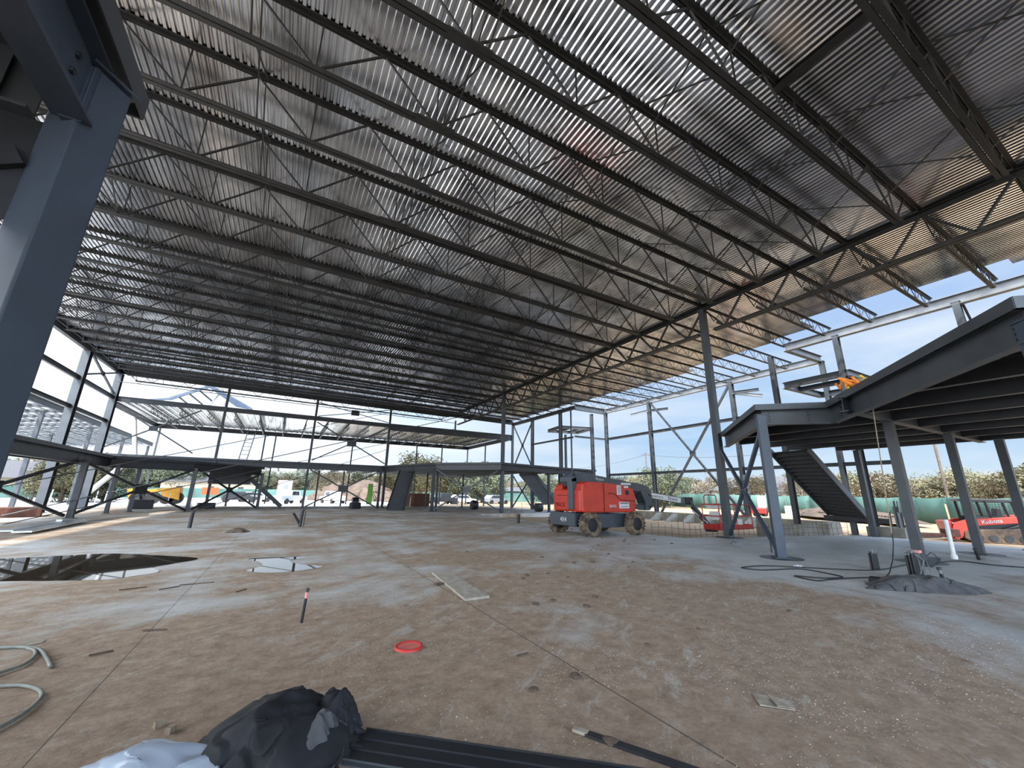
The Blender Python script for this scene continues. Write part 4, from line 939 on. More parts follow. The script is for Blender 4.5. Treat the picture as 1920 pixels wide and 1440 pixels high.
# ------------------------------------------------------------------ slab edge: pit, grade walls, rebar
tag(MB().prism([(28.6, 12.4), (29.3, 12.4), (29.3, 31), (28.6, 31)], -0.33, 0.35).build('grade_wall', 'concrete', loc=(29, 20, -0.33)), 'low raw concrete grade wall along the outer right wall line', 'concrete wall')
t = MB()
for k in range(6): y = 17+k*1.6; t.side_prism([(27.6, -0.3), (28.6, -0.3), (28.6, 0.3)], y, y+0.5)
tag(t.build('form_buttresses', 'concrete', loc=(28, 20, -0.3)), 'row of sloping concrete form braces against the low grade wall', 'formwork')
tag(MB().prism([(20.6, 11.9), (28.6, 12.2), (28.6, 12.6), (20.6, 12.3)], -0.33, 0.30).build('grade_wall', 'concrete', loc=(24, 12, -0.33)), 'low concrete wall across the stair pit', 'concrete wall')
tag(MB().prism([(24.6, 8.0), (25.6, 8.0), (25.6, 9.4), (24.6, 9.4)], -0.33, 0.42).build('pier_block', 'concrete', loc=(25, 8.7, -0.33)), 'square concrete pier block between stair foot and loader', 'concrete block')
pts = []
def lerp2(a, c, f_): return (a[0]+(c[0]-a[0])*f_, a[1]+(c[1]-a[1])*f_)
path = [(14.6, 13.4), (15.0, 12.3), (21.6, 10.7), (24.4, 9.9)]
i = 0; run = []
for a, c in zip(path[:-1], path[1:]):
    L_ = math.dist(a, c); k = int(L_/0.28)
    for q in range(k): run.append(lerp2(a, c, q/k))
rng = random.Random(3)
rp = None
for q, (x, y) in enumerate(run):
    h = 0.50+rng.uniform(-0.08, 0.15)
    if q % 11 == 5: h = 0.95
    b = MB(); b.tube([(x, y, -0.3), (x+rng.uniform(-.03, .03), y+rng.uniform(-.03, .03), h)], 0.010, 5)
    tag(b.build('rebar_dowel', 'rebar', loc=(x, y, -0.3)), 'upright rebar dowel in the row along the slab edge behind the platform braces', 'rebar', 'rebar dowels along the slab edge')
for z in (0.08, 0.32):
    b = MB(); b.tube([(x, y-0.012, z+0.03*math.sin(i*0.7)) for i, (x, y) in enumerate(run)], 0.008, 5)
    tag(b.build('rebar_rail', 'rebar', loc=(run[0][0], run[0][1], z)), '%s horizontal bar tied along the slab edge rebar row' % ('lower' if z < 0.2 else 'upper'), 'rebar')
for k, (x, y) in enumerate([(20.5, 32.3), (21.5, 32.2), (22.5, 32.2), (19.0, 32.2), (17.9, 32.2)]):
    b = MB(); b.tube([(x, y, -0.3), (x, y, 0.9)], 0.014, 5); tag(b.build('rebar_dowel', 'rebar', loc=(x, y, -0.3)), 'upright rebar dowel on the far slab edge near the small far stair', 'rebar', 'rebar dowels on the far slab edge')
t = thing('anchor_bolt_cage', 'cluster of upright pipes and bolts on the pier by the stair foot', 'pipes', (25.3, 8.3, 0.42))
for k in range(7): x = 24.9+0.12*k; MB().cyl((x, 8.2+0.1*(k % 3), 0.40), (x, 8.2+0.1*(k % 3), 1.1+0.25*((k*5) % 3)), 0.035, 8).build('pipe', 'black' if k % 2 else 'steel_light', t)

# ------------------------------------------------------------------ puddles
def pool(name, pix, lab, z=0.004):
    P = [on(px, py, z=0) for px, py in pix]; c = sum(P, Vector())/len(P); N_ = 96; out = []
    # closed Catmull-Rom with a rough shoreline
    m_ = len(P)
    for i in range(m_):
        p0, p1, p2, p3 = P[i-1], P[i], P[(i+1) % m_], P[(i+2) % m_]
        for k in range(8):
            t_ = k/8; q = 0.5*((2*p1)+(p2-p0)*t_+(2*p0-5*p1+4*p2-p3)*t_*t_+(3*p1-p0-3*p2+p3)*t_**3)
            q += Vector((noise.noise(q*3), noise.noise(q*3+Vector((5, 5, 0))), 0))*0.03; out.append((q.x, q.y))
    b = MB(); b.prism(out, -0.002, z); return tag(b.build(name, 'water', loc=c), lab, 'puddle')
pool('puddle', [(-60, 1052), (40, 1046), (120, 1042), (210, 1038), (290, 1041), (372, 1047), (330, 1056), (290, 1064), (300, 1072), (255, 1080), (200, 1087), (110, 1089), (0, 1090), (-80, 1088)], 'large dark still puddle at the left of the slab')
pool('puddle', [(468, 1048), (520, 1045), (575, 1044), (545, 1051), (560, 1058), (605, 1062), (570, 1069), (510, 1074), (462, 1071), (485, 1063), (490, 1056)], 'small bright puddle right of the large one')
if 0: pool('puddle', [(0, 994), (40, 990), (75, 997), (70, 1004), (30, 1008), (-20, 1009)], 'thin bright wet sheet at the far left slab edge')

# ------------------------------------------------------------------ foreground objects
def crumple(name, m, lab, cat, ctr, rx, ry, h, seed, rz=0, n=110, ridge=0.5, freq=5.0, smooth=True, shape=None, par=None):
    b = MB(); vs = []; R = Matrix.Rotation(rz, 3, 'Z'); off = Vector((seed*3.1, seed*1.7, seed))
    for j in range(n+1):
        for i in range(n+1):
            u = i/n*2-1; v = j/n*2-1
            # square to disc
            x = u*math.sqrt(1-v*v/2); y = v*math.sqrt(1-u*u/2); r = math.hypot(x, y)
            ang = math.atan2(y, x); k = 1+0.16*noise.noise(Vector((math.cos(ang)*1.6, math.sin(ang)*1.6, seed)))*2
            w = Vector((x*rx*k, y*ry*k, 0)); q = w+Vector((noise.noise(w*2+off), noise.noise(w*2-off), 0))*0.25
            rd = 1-abs(noise.noise(Vector((q.x*freq*0.45, q.y*freq*0.45, seed*2.2)))*2.0)
            rd2 = 1-abs(noise.noise(Vector((q.x*freq*1.1, q.y*freq*1.1, seed*4.2)))*2.0)
            dome = max(0, 1-r**2.4)
            z = h*dome*(1-ridge+ridge*(rd*0.85+rd2*0.35)) + 0.006
            if shape: z *= shape(x, y)
            w = w*(1-0.10*(rd2 > 0.7))
            p = R @ w; vs.append(Vector((ctr[0]+p.x, ctr[1]+p.y, max(0.004, z))))
    W_ = n+1
    b.add(vs, [(j*W_+i, j*W_+i+1, (j+1)*W_+i+1, (j+1)*W_+i) for j in range(n) for i in range(n)])
    o = b.build(name, m, par, loc=None if par else (ctr[0], ctr[1], 0), smooth=smooth)
    mo = o.modifiers.new('thick', 'SOLIDIFY'); mo.thickness = 0.004; mo.offset = -1
    return tag(o, lab, cat) if not par else o
tp = crumple('tarp_bundle', 'cloth', 'crumpled black fabric tarp heaped on the floor in the foreground', 'tarp', (0.20, 3.62), 0.52, 0.55, 0.27, 4, -0.5, ridge=0.34, freq=4.0)
crumple('fabric_fold', 'cloth2', '', '', (0.42, 3.38), 0.27, 0.20, 0.20, 9, 0.6, 70, 0.5, 8.0, par=tp)
crumple('fabric_fold', 'cloth', '', '', (0.58, 3.62), 0.16, 0.24, 0.24, 12, 0.3, 60, 0.45, 8.0, par=tp)
b = MB(); rng = random.Random(5)
for k in range(46):
    x = 0.12+0.60*k/46; y = 3.10+0.10*math.sin(k*0.2)+(0.30*max(0, k-34)/12)
    b.tube([(x, y, 0.012), (x+rng.uniform(-.03, .03), y+rng.uniform(-.04, .04), 0.03+rng.random()*0.03), (x+rng.uniform(-.05, .05), y+rng.uniform(-.06, .06), 0.012)], 0.005, 5)
b.build('frayed_hem', 'black', tp)
crumple('plastic_bag', 'film', 'translucent white plastic sheeting beside the black tarp', 'plastic sheet', (-0.42, 3.52), 0.52, 0.26, 0.17, 21, -0.38, 90, 0.35, 4.0)
# long dark steel sections on the floor, lower middle
fa = on(680, 1378, z=0); fb = on(1125, 1445, z=0); dd = (fb-fa).normalized(); ss = Vector((-dd.y, dd.x, 0))
def lay_angle(nm, lab, a, L_, w, off, z=0.0, m='steel_dark', sub=None):
    t = thing(nm, lab, 'steel section', a+ss*off)
    p = a+ss*off; q = p+dd*L_
    b = MB(); b.bar(p+Vector((0, 0, z+0.006)), q+Vector((0, 0, z+0.006)), w, 0.008); b.build('flange', m, t)
    b = MB(); b.bar(p+ss*w/2+Vector((0, 0, z+0.012)), q+ss*w/2+Vector((0, 0, z+0.012)), 0.006, 0.018); b.build('web', m, t)
    return t
lay_angle('steel_angle', 'dark steel angle lying on the floor, rearmost of the foreground bundle', fa, 2.2, 0.10, 0.0)
lay_angle('steel_angle', 'dark steel angle in the middle of the foreground bundle', fa+dd*0.02, 2.2, 0.10, -0.115)
lay_angle('steel_angle', 'dark steel angle at the front of the foreground bundle', fa+dd*0.0, 2.1, 0.09, -0.225)
lay_angle('steel_strip', 'narrow grey steel strip at the front edge of the foreground bundle', fa-dd*0.1, 1.8, 0.04, -0.31, m='steel')
fa2 = on(1080, 1372, z=0); fb2 = on(1300, 1448, z=0); d2 = (fb2-fa2).normalized()
t = thing('steel_angle', 'single long dark steel flat with a taped end pointing at the tarp', 'steel section', fa2)
b = MB(); b.bar(fa2+d2*0.08+Vector((0, 0, 0.012)), fa2+d2*1.6+Vector((0, 0, 0.012)), 0.065, 0.016); b.build('bar', 'steel_dark', t)
b = MB(); b.bar(fa2-d2*0.02+Vector((0, 0, 0.014)), fa2+d2*0.09+Vector((0, 0, 0.014)), 0.05, 0.02); b.build('taped_end', 'paper', t)
# red bucket lid
lc = on(766, 1214, z=0); t = thing('bucket_lid', 'round red plastic bucket lid lying on the dirty floor', 'lid', lc)
b = MB(); n_ = 48; pr = [(0.0, 0.012), (0.118, 0.012), (0.125, 0.02), (0.135, 0.024), (0.148, 0.022), (0.152, 0.0), (0.0, 0.0)]
for r_, z_ in pr[1:-1]:
    for k in range(n_): b.v.append(lc+Vector((r_*math.cos(2*PI*k/n_), r_*math.sin(2*PI*k/n_), z_)))
for i in range(4):
    for k in range(n_): p = i*n_+k; q = i*n_+(k+1) % n_; b.f.append((p, q, q+n_, p+n_))
b.build('rim', 'lid', t, smooth=True)
MB().cyl(lc+Vector((0, 0, 0.001)), lc+Vector((0, 0, 0.013)), 0.119, 40).build('lid_panel', 'lid2', t)
# board
P4 = [on(810, 1074, z=0.02), on(850, 1078, z=0.02), on(918, 1119, z=0.02), on(872, 1125, z=0.02)]
b = MB(); b.plate([P4[0], P4[1], P4[2], P4[3]], 0.035)
tag(b.build('plywood_board', 'board', loc=P4[3]), 'long dusty plywood board lying flat in mid floor', 'board')
tag(MB().box(on(823, 1095, z=0.015), (0.2, 0.08, 0.03), 0.5).build('scrap_block', 'mud', loc=on(823, 1095, z=0)), 'small dark scrap under the left edge of the plywood board', 'scrap')
# torn cardboard
pc = on(1452, 1318, z=0); t = MB()
Q = [on(1410, 1300, z=0.01), on(1425, 1322, z=0.012), on(1492, 1332, z=0.012), on(1480, 1316, z=0.03), on(1440, 1305, z=0.02)]
t.plate([Q[0], Q[1], Q[2], Q[4]], 0.008); t.plate([Q[4]+Vector((0, 0, 0.012)), (Q[1]+Q[2])/2+Vector((0, 0, 0.012)), Q[2]+Vector((0, 0, 0.012)), Q[3]], 0.006)
tag(t.build('cardboard_scrap', 'paper', loc=pc), 'torn flattened piece of cardboard on the gravelly floor', 'cardboard')
# wood blocks
for px, py, r_, lab in ((299, 1357, 0.4, 'small cut wood block left of the black tarp'), (320, 1367, 1.0, 'second small wood block, the one nearer the black tarp')):
    p = on(px, py, z=0.02); tag(MB().box(p, (0.06, 0.045, 0.04), r_).build('wood_block', 'wood', loc=(p.x, p.y, 0)), lab, 'wood block')
for k, (px, py, L_, a_) in enumerate([(1108/1, 1000, 0, 0)][:0]): pass
sticks = [(370, 1094, 0.5, 0.1, 'thin dark stick crossing the floor joint behind the left hose'), (250, 1103, 0.35, 0.3, 'thin stick left of the floor joint below the large puddle'), (318, 1102, 0.3, 0.6, 'short twig between puddle and floor joint'), (290, 1181, 0.25, -0.3, 'short dark splinter right of the floor joint'),
          (980, 1227, 0.14, 0.1, 'thin splinter right of the red lid'), (190, 1224, 0.18, 0.4, 'brown splinter near the hose ends'), (452, 1107, 0.22, 0.9, 'tiny twig left of the pink taped stub')]
for px, py, L_, a_, lab in sticks:
    p = on(px, py, z=0.012); d_ = Vector((math.cos(a_), math.sin(a_), 0))*L_/2
    b = MB(); b.bar(p-d_, p+d_, 0.02, 0.012); tag(b.build('wood_splinter', 'mud', loc=(p.x, p.y, 0)), lab, 'splinter')
# hoses
def hose(pix, r, m, name, lab, cat='hose', z=0.02):
    P = [on(px, py, z=0) for px, py in pix]; out = []
    m_ = len(P)
    for i in range(m_-1):
        p0, p1, p2, p3 = P[max(i-1, 0)], P[i], P[i+1], P[min(i+2, m_-1)]
        for k in range(8):
            t_ = k/8; out.append(0.5*((2*p1)+(p2-p0)*t_+(2*p0-5*p1+4*p2-p3)*t_*t_+(3*p1-p0-3*p2+p3)*t_**3)+Vector((0, 0, z)))
    out.append(P[-1]+Vector((0, 0, z))); b = MB(); b.tube(out, r, 8)
    return tag(b.build(name, m, loc=(P[0].x, P[0].y, 0), smooth=True), lab, cat)
hose([(-60, 1222), (0, 1218), (40, 1217), (72, 1222), (86, 1238), (94, 1255)], 0.017, 'hose', 'garden_hose', 'grey hose end curling in from the left, the upper one')
hose([(-60, 1290), (0, 1266), (40, 1252), (62, 1236), (64, 1224), (50, 1219)], 0.014, 'hose', 'garden_hose', 'grey hose loop crossing under the upper hose end at left')
hose([(-60, 1295), (0, 1291), (40, 1290), (70, 1298), (76, 1312), (55, 1334), (20, 1358), (-60, 1400)], 0.015, 'hose', 'garden_hose', 'lower grey hose loop at the left image edge')
hose([(1390, 1065), (1440, 1062), (1560, 1068), (1640, 1070), (1690, 1062), (1720, 1055)], 0.013, 'cable', 'power_cable', 'black cable running straight from left to the sleeve cluster', 'cable', 0.014)
hose([(1390, 1066), (1430, 1070), (1500, 1068), (1560, 1078), (1580, 1084), (1540, 1085), (1490, 1081), (1530, 1090), (1555, 1088), (1600, 1085), (1640, 1084)], 0.014, 'cable', 'power_cable', 'black cable lying in loops left of the grey cloth', 'cable', 0.014)
hose([(1730, 1052), (1745, 1056), (1800, 1053), (1860, 1060), (1960, 1068)], 0.014, 'cable', 'power_cable', 'black cable leading right from the column foot', 'cable', 0.014)
a = on(1660, 1083, z=0.05); pc_ = [a, on(1668, 1074, z=0.1), on(1674, 1050, y=a.y+0.3), on(1675, 1020, y=a.y+0.4), on(1672, 985, y=a.y+0.3), on(1668, 960, y=a.y+0.3)]
b = MB(); b.tube(pc_, 0.012, 6); tag(b.build('hanging_cable', 'cable', loc=(a.x, a.y, 0), smooth=True), 'black cable rising in a curve from the grey cloth', 'cable')
a = on(1733, 1052, z=0.02); b = MB(); b.tube([a, on(1738, 1042, y=a.y), on(1745, 1036, y=a.y), on(1752, 1040, y=a.y), on(1762, 1051, z=0.02)], 0.011, 6)
tag(b.build('cable_arch', 'cable', loc=a, smooth=True), 'small arch of black cable right of the column foot', 'cable')
a = on(1745, 1055, z=0); b = MB(); b.box((a.x, a.y, 0.03), (2.2, 0.25, 0.05), 0.2)
tag(b.build('rubber_mat', 'black', loc=(a.x, a.y, 0)), 'dark strips lying behind the column foot on the right', 'strip')
# grey cloth and sleeve cluster
cc_ = (on(1680, 1100, z=0)+on(1740, 1108, z=0))/2
cl = crumple('cloth_cover', 'cloth2', 'grey fabric cover slumped on the floor around the sleeve cluster', 'cloth', (11.05, 3.55), 1.05, 0.45, 0.24, 31, -0.62, 110, 0.45, 4.0)
p = on(1648, 1090, z=0.05); tag(MB().box((p.x, p.y, 0.06), (0.35, 0.3, 0.12), 0.3).build('folded_cloth', 'cloth', loc=(p.x, p.y, 0), bevel=0.03), 'small black folded cloth at the left tip of the grey cover', 'cloth')
def sleeve(px, py, h, nx, ny, lab, tape=False, sp=0.045, r=0.02, tip='steel_light'):
    p = on(px, py, z=0); t = thing('conduit_cluster', lab, 'conduit', (p.x, p.y, 0)); rng = random.Random(int(px))
    for i in range(nx):
        for j in range(ny):
            x = p.x+(i-(nx-1)/2)*sp; y = p.y+(j-(ny-1)/2)*sp; hh = h*rng.uniform(0.9, 1.06)
            c = MB().cyl((x, y, 0), (x, y, hh), r, 8).build('conduit', 'black', t); MB().cyl((x, y, hh-0.02), (x, y, hh+0.02), r*1.05, 8).build('conduit_tip', tip, c)
    if tape: MB().box((p.x, p.y, h*0.93), (nx*sp+0.02, ny*sp+0.02, 0.06)).build('pink_tape', 'pink', t)
    return t
sleeve(1642, 1068, 0.42, 7, 2, 'cluster of short dark conduits standing alone on the slab at right')
t = sleeve(1722, 1092, 0.58, 8, 3, 'larger dark conduit cluster rising from the grey cloth cover', sp=0.05)
p = t.location; MB().box((p.x+0.12, p.y-0.02, 0.60), (0.16, 0.17, 0.05)).build('pink_tape', 'pink', t)
rng = random.Random(8)
for k in range(6):
    q = Vector((p.x+rng.uniform(-.2, .2), p.y-0.09, 0.55)); MB().tube([q, q+Vector((rng.uniform(-.15, .15), -0.08, -0.1)), q+Vector((rng.uniform(-.2, .2), -0.06, -0.35))], 0.008, 5).build('loose_wire', 'steel_light', t)
def stub(px, py, h, lab, lean=(0, 0), r=0.03, m='black', tape=None, cap=True):
    p = on(px, py, z=0); t = thing('pipe_stub', lab, 'pipe stub', (p.x, p.y, 0)); q = p+Vector((lean[0], lean[1], h))
    MB().cyl(p, q, r, 12).build('pipe', m, t)
    if tape: MB().cyl(p.lerp(q, 0.72), p.lerp(q, 0.90), r*1.06, 12).build('tape_band', tape, t)
    if cap: MB().cyl(p.lerp(q, 0.93), p.lerp(q, 1.02), r*1.35, 12).build('cap', 'black' if m != 'black' else 'steel', t)
    return t
stub(565, 1168, 0.40, 'upright black pipe stub with pink tape in the left middle floor', (0.02, 0), 0.018, 'black', 'pink')
stub(1774, 1102, 0.36, 'dark speckled pipe stub right of the grey cloth cover', (-0.06, 0.02), 0.03, 'black', 'steel_light')
stub(1836, 1050, 0.30, 'dark stub between the two columns at right', (-0.1, 0), 0.04)
stub(1447, 1036, 0.55, 'thin black rod standing left of the braced corner column', (0, 0), 0.02, cap=False)
stub(355, 990, 0.66, 'dark leaning stub on the slab left of the middle', (0.0, 0), 0.07)
t = stub(562, 988, 0.78, 'dark twin stub with a side arm in the left middle distance', (0.02, 0), 0.07)
p = t.location; MB().cyl((p.x, p.y, 0.1), (p.x-0.35, p.y, 0.62), 0.05, 8).build('side_arm', 'black', t); MB().cyl((p.x+0.14, p.y, 0), (p.x+0.16, p.y, 0.7), 0.03, 8).build('side_rod', 'steel', t)
stub(972, 981, 0.5, 'dark short pipe left of the boom lift rear wheel', (0, 0), 0.09)
t = stub(1790, 1048, 1.1, 'tall white pvc pipe standing by the slab edge before the loader', (0.06, 0), 0.055, 'pvc', cap=False)
MB().cyl(t.location, t.location+Vector((0, 0, 0.12)), 0.08, 12).build('coupling', 'pvc', t)
stub(1382, 1022, 0.12, 'grey crumpled lump on the slab by the tall column', (0, 0), 0.12, 'steel_light', cap=False) if False else None
crumple('rag', 'steel_light', 'small grey crumpled rag on the slab near the tall girder column', 'rag', tuple(on(1381, 1022, z=0))[:2], 0.22, 0.2, 0.2, 41, 0, 30, 0.6, 9)
crumple('rag', 'white', 'tiny white scrap beside the black cable loops', 'rag', tuple(on(1497, 1062, z=0))[:2], 0.16, 0.08, 0.06, 43, 0, 24, 0.6, 9)
crumple('dirt_lump', 'mud', 'flat lump of dirt on the slab left of centre', 'dirt clod', tuple(on(446, 998, z=0))[:2], 0.42, 0.3, 0.16, 44, 0, 30, 0.5, 4)
p = on(165, 1205, z=0); tag(MB().box((p.x, p.y, 0.004), (0.16, 0.05, 0.008), 0.1).build('flat_scrap', 'paper', loc=(p.x, p.y, 0)), 'pale flat scrap above the upper hose', 'scrap') if False else None
p = on(58, 1206, z=0); tag(MB().cyl((p.x, p.y, 0), (p.x, p.y, 0.008), 0.1, 18).build('flat_disc', 'paper', loc=(p.x, p.y, 0)), 'pale flat disc above the upper hose', 'disc')
# dirt mound discs round the column feet
for x, y, wh in ((12.75, 7.0, 'of the braced front corner column'), (20.2, 4.8, 'of the column before the track loader'), (XG, 11.3, 'of the tall girder column'), (15.8, 4.95, 'behind the taped conduit cluster')):
    tag(MB().cyl((x, y, 0.0), (x, y, 0.006), 0.55, 28).build('blockout_patch', 'steel_dark', loc=(x, y, 0)), 'dark round ring in the slab at the foot ' + wh, 'slab patch', 'blockout rings at column feet')

# mud clods and gravel
def pebble_field(name, m, lab, cat, count, fn, smin, smax, seed, group=None):
    rng = random.Random(seed); b = MB()
    base = [(1, 0, 0), (-1, 0, 0), (0, 1, 0), (0, -1, 0), (0, 0, 1), (0, 0, -0.3)]; F8 = [(0, 2, 4), (2, 1, 4), (1, 3, 4), (3, 0, 4), (2, 0, 5), (1, 2, 5), (3, 1, 5), (0, 3, 5)]
    for _ in range(count):
        x, y = fn(rng); s_ = rng.uniform(smin, smax)*rng.random()**0.7+smin*0.5; a_ = rng.random()*6.28; c_, d_ = math.cos(a_), math.sin(a_)
        k1, k2, k3 = rng.uniform(.7, 1.3), rng.uniform(.5, 1), rng.uniform(.4, .8)
        b.add([(x+s_*(vx*k1*c_-vy*k2*d_), y+s_*(vx*k1*d_+vy*k2*c_), s_*vz*k3+0.0) for vx, vy, vz in base], F8)
    return tag(b.build(name, m, fix=False), lab, cat, group, 'stuff')
def field_a(r):
    while True:
        x = r.uniform(0.5, 9.5); y = r.uniform(0.3, 9)
        dn = noise.noise(Vector((x*0.8, y*0.8, 4.0)))+0.5*noise.noise(Vector((x*2.5, y*2.5, 1.0)))
        if dn > -0.05+0.03*r.random() and abs((x*0.78-y*0.35)-2.2) < 3.6: return x, y
pebble_field('gravel', 'gravel', 'scattered crushed stone over the dirty floor at lower right', 'gravel', 15000, field_a, 0.0022, 0.0085, 2)
pebble_field('gravel', 'gravel', 'sparse pale crumbs over the left and middle floor', 'gravel', 5000, lambda r: (r.uniform(-5, 6), r.uniform(1.5, 14)), 0.0025, 0.007, 3)
def field_m(r):
    x = r.uniform(2, 13); return x, 4+ (x-2)*0.9 + r.gauss(0, 2.2)
rng = random.Random(11)
clod = None
for k in range(42):
    x, y = field_m(rng)
    if not (2.5 < y < 22): continue
    s_ = rng.uniform(0.02, 0.055)
    if clod is None:
        bm = bmesh.new(); bmesh.ops.create_icosphere(bm, subdivisions=2, radius=1.0)
        for v in bm.verts: v.co *= 1+0.45*noise.noise(v.co*2.3); v.co.z = v.co.z*0.45+0.3
        me = bpy.data.meshes.new('mud_clod'); bm.to_mesh(me); bm.free(); me.materials.append(M['mud']); clod = me
    o = bpy.data.objects.new('mud_clod', clod); COL.objects.link(o); o.location = (x, y, 0); o.scale = (s_*1.3, s_, s_*1.0); o.rotation_euler.z = rng.random()*6
    tag(o, 'dark mud clod dropped on the slab between the plywood board and the boom lift', 'mud clod', 'mud clods on the middle floor')

# floor debris at left: metal sheets
t = thing('sheet_stack', 'long pale corrugated metal sheets lying on the slab edge at far left', 'sheet metal', (-9, 24, 0))
A_ = on(5, 996, z=0.05); B_ = on(130, 975, z=0.05); C__ = on(275, 966, z=0.05)
for k, (p_, q_) in enumerate(((A_, B_), (on(40, 999, z=0.05), on(150, 978, z=0.05)), (on(110, 978, z=0.06), C__))):
    b = MB(); b.bar(p_+Vector((0, 0, 0.03*k)), q_+Vector((0, 0, 0.03*k)), 0.5 if k < 2 else 0.25, 0.05); b.build('metal_sheet', 'galv', t)
for px, py, w_, h_, m_, lab in ((262, 950, 1.5, 0.7, 'black', 'dark crate under the left balcony'), (385, 950, 1.2, 0.5, 'black', 'dark heap at the balcony brace foot'), (20, 965, 2.2, 0.5, 'rust', 'dark material stack at the far left edge'),
                             (665, 950, 0.9, 0.6, 'black', 'black drum on the far slab left of the lime panel'), (1010-343, 953, 0, 0, '', '')):
    if not m_: continue
    p = on(px, py+4, z=0); tag(MB().box((p.x, p.y, h_/2), (w_, w_*0.7, h_), 0.3).build('material_box', m_, loc=(p.x, p.y, 0), bevel=0.05), lab, 'material')

# coiled slings on the raised platform
t = thing('lifting_slings', 'orange and yellow lifting slings heaped on the raised platform edge', 'slings', (20.6, 7.4, 4.42))
rng = random.Random(9); cs = on(1600, 722, y=6.4); cs = Vector((cs.x, cs.y, 4.42))
cs = on(1606, 728, z=4.42)
t.location = cs
for k in range(9):
    q = cs+Vector((rng.uniform(-0.3, 0.3), rng.uniform(-0.2, 0.2), 0)); pts = [q+Vector((rng.uniform(-.25, .25), rng.uniform(-.2, .2), rng.uniform(0.02, 0.28))) for _ in range(5)]
    MB().tube(pts, 0.035, 6).build('sling', 'sling' if k % 3 else 'sling_y', t)
MB().box(cs+Vector((0.4, 0, 0.12)), (1.0, 0.5, 0.24)).build('canvas_bag', 'lumber', t, bevel=0.06)

# ------------------------------------------------------------------ distance: fence, trees, houses, vehicles
def dirpx(px):
    v = ROT @ _ray(px, 919+(px-527)*0.0165); v.z = 0; return v.normalized()
def at_dist(px, D, z=0.0): v = dirpx(px)*D; return Vector((v.x, v.y, z))
t = thing('site_fence', 'long chain fence with green wind screen across the site behind the sand', 'fence', (*at_dist(1500, 58)[:2], -0.1))
fp = [at_dist(px, D) for px, D in ((1130, 88), (1250, 76), (1330, 70), (1430, 64), (1520, 60), (1600, 56), (1690, 52), (1780, 48), (1900, 44), (2050, 41))]
for a, c in zip(fp[:-1], fp[1:]):
    k = max(1, int((c-a).length/3.0))
    b = MB()
    N_ = k*6; P_ = [a.lerp(c, i/N_) for i in range(N_+1)]; nr = (c-a).normalized().cross(Vector((0, 0, 1)))
    zz = [[gz(p.x, p.y)+0.02, gz(p.x, p.y)+1.2, gz(p.x, p.y)+2.1+0.06*math.sin(i*1.3)] for i, p in enumerate(P_)]
    vs = []; 
    for i, p in enumerate(P_):
        for j in range(3): vs.append(p+nr*(0.12*math.sin(i*1.9+j)+0.1*math.cos(i*0.7))+Vector((0, 0, zz[i][j])))
    b.add(vs, [(i*3+j, (i+1)*3+j, (i+1)*3+j+1, i*3+j+1) for i in range(N_) for j in range(2)])
    o = b.build('wind_screen', 'screen', t, fix=False, smooth=True); o.modifiers.new('s', 'SOLIDIFY').thickness = 0.02
    for i in range(k): p = a.lerp(c, i/k); z_ = gz(p.x, p.y); MB().cyl((p.x, p.y, z_), (p.x, p.y, z_+2.3), 0.04, 6).build('fence_post', 'steel_light', t)
t = thing('site_fence', 'green screened fence seen far off through the left columns', 'fence', (*at_dist(300, 95)[:2], 0))
fp = [at_dist(px, D) for px, D in ((-60, 90), (120, 92), (300, 96), (450, 98), (620, 100), (760, 100), (900, 96), (1010, 92))]
for a, c in zip(fp[:-1], fp[1:]):
    MB().bar(a+Vector((0, 0, 0.85)), c+Vector((0, 0, 0.85)), 0.05, 1.7).build('wind_screen', 'screen', t)
# trees
def crown_mesh(seed, rx, rz_, n_cl, per, leaf, dens=1.0, flat=0.0):
    rng = random.Random(seed); b = MB()
    for c in range(n_cl):
        while True:
            p = Vector((rng.uniform(-1, 1), rng.uniform(-1, 1), rng.uniform(-1, 1)))
            if 0.35 < p.length < 1: break
        ctr = Vector((p.x*rx, p.y*rx, rz_*(1+p.z)*0.95)); cr = rng.uniform(0.5, 1.0)*rx*0.32
        for _ in range(per):
            q = Vector((rng.gauss(0, 1), rng.gauss(0, 1), rng.gauss(0, 0.8))); q = q.normalized()*cr*rng.random()**0.4+ctr
            u = Vector((rng.gauss(0, 1), rng.gauss(0, 1), rng.gauss(0, 1))).normalized(); w = u.orthogonal().normalized(); s_ = leaf*rng.uniform(0.6, 1.3)
            b.v += [q-u*s_, q+w*s_*0.5, q+u*s_, q-w*s_*0.5]; k = len(b.v)-4; b.f.append((k, k+1, k+2, k+3))
    return b
def leaf_mesh(name, b, m):
    me = bpy.data.meshes.new(name); me.from_pydata([tuple(v) for v in b.v], [], b.f); me.update(); me.materials.append(M[m]); return me
crowns = {}
for i, (m, rx, rz_) in enumerate((('leaf_a', 2.6, 2.0), ('leaf_a', 3.0, 2.2), ('leaf_b', 3.0, 2.4), ('leaf_b', 2.5, 2.6), ('leaf_c', 2.7, 2.0), ('leaf_c', 3.1, 2.1))):
    crowns[i] = leaf_mesh('crown', crown_mesh(20+i, rx, rz_, 95, 110, 0.115), m)
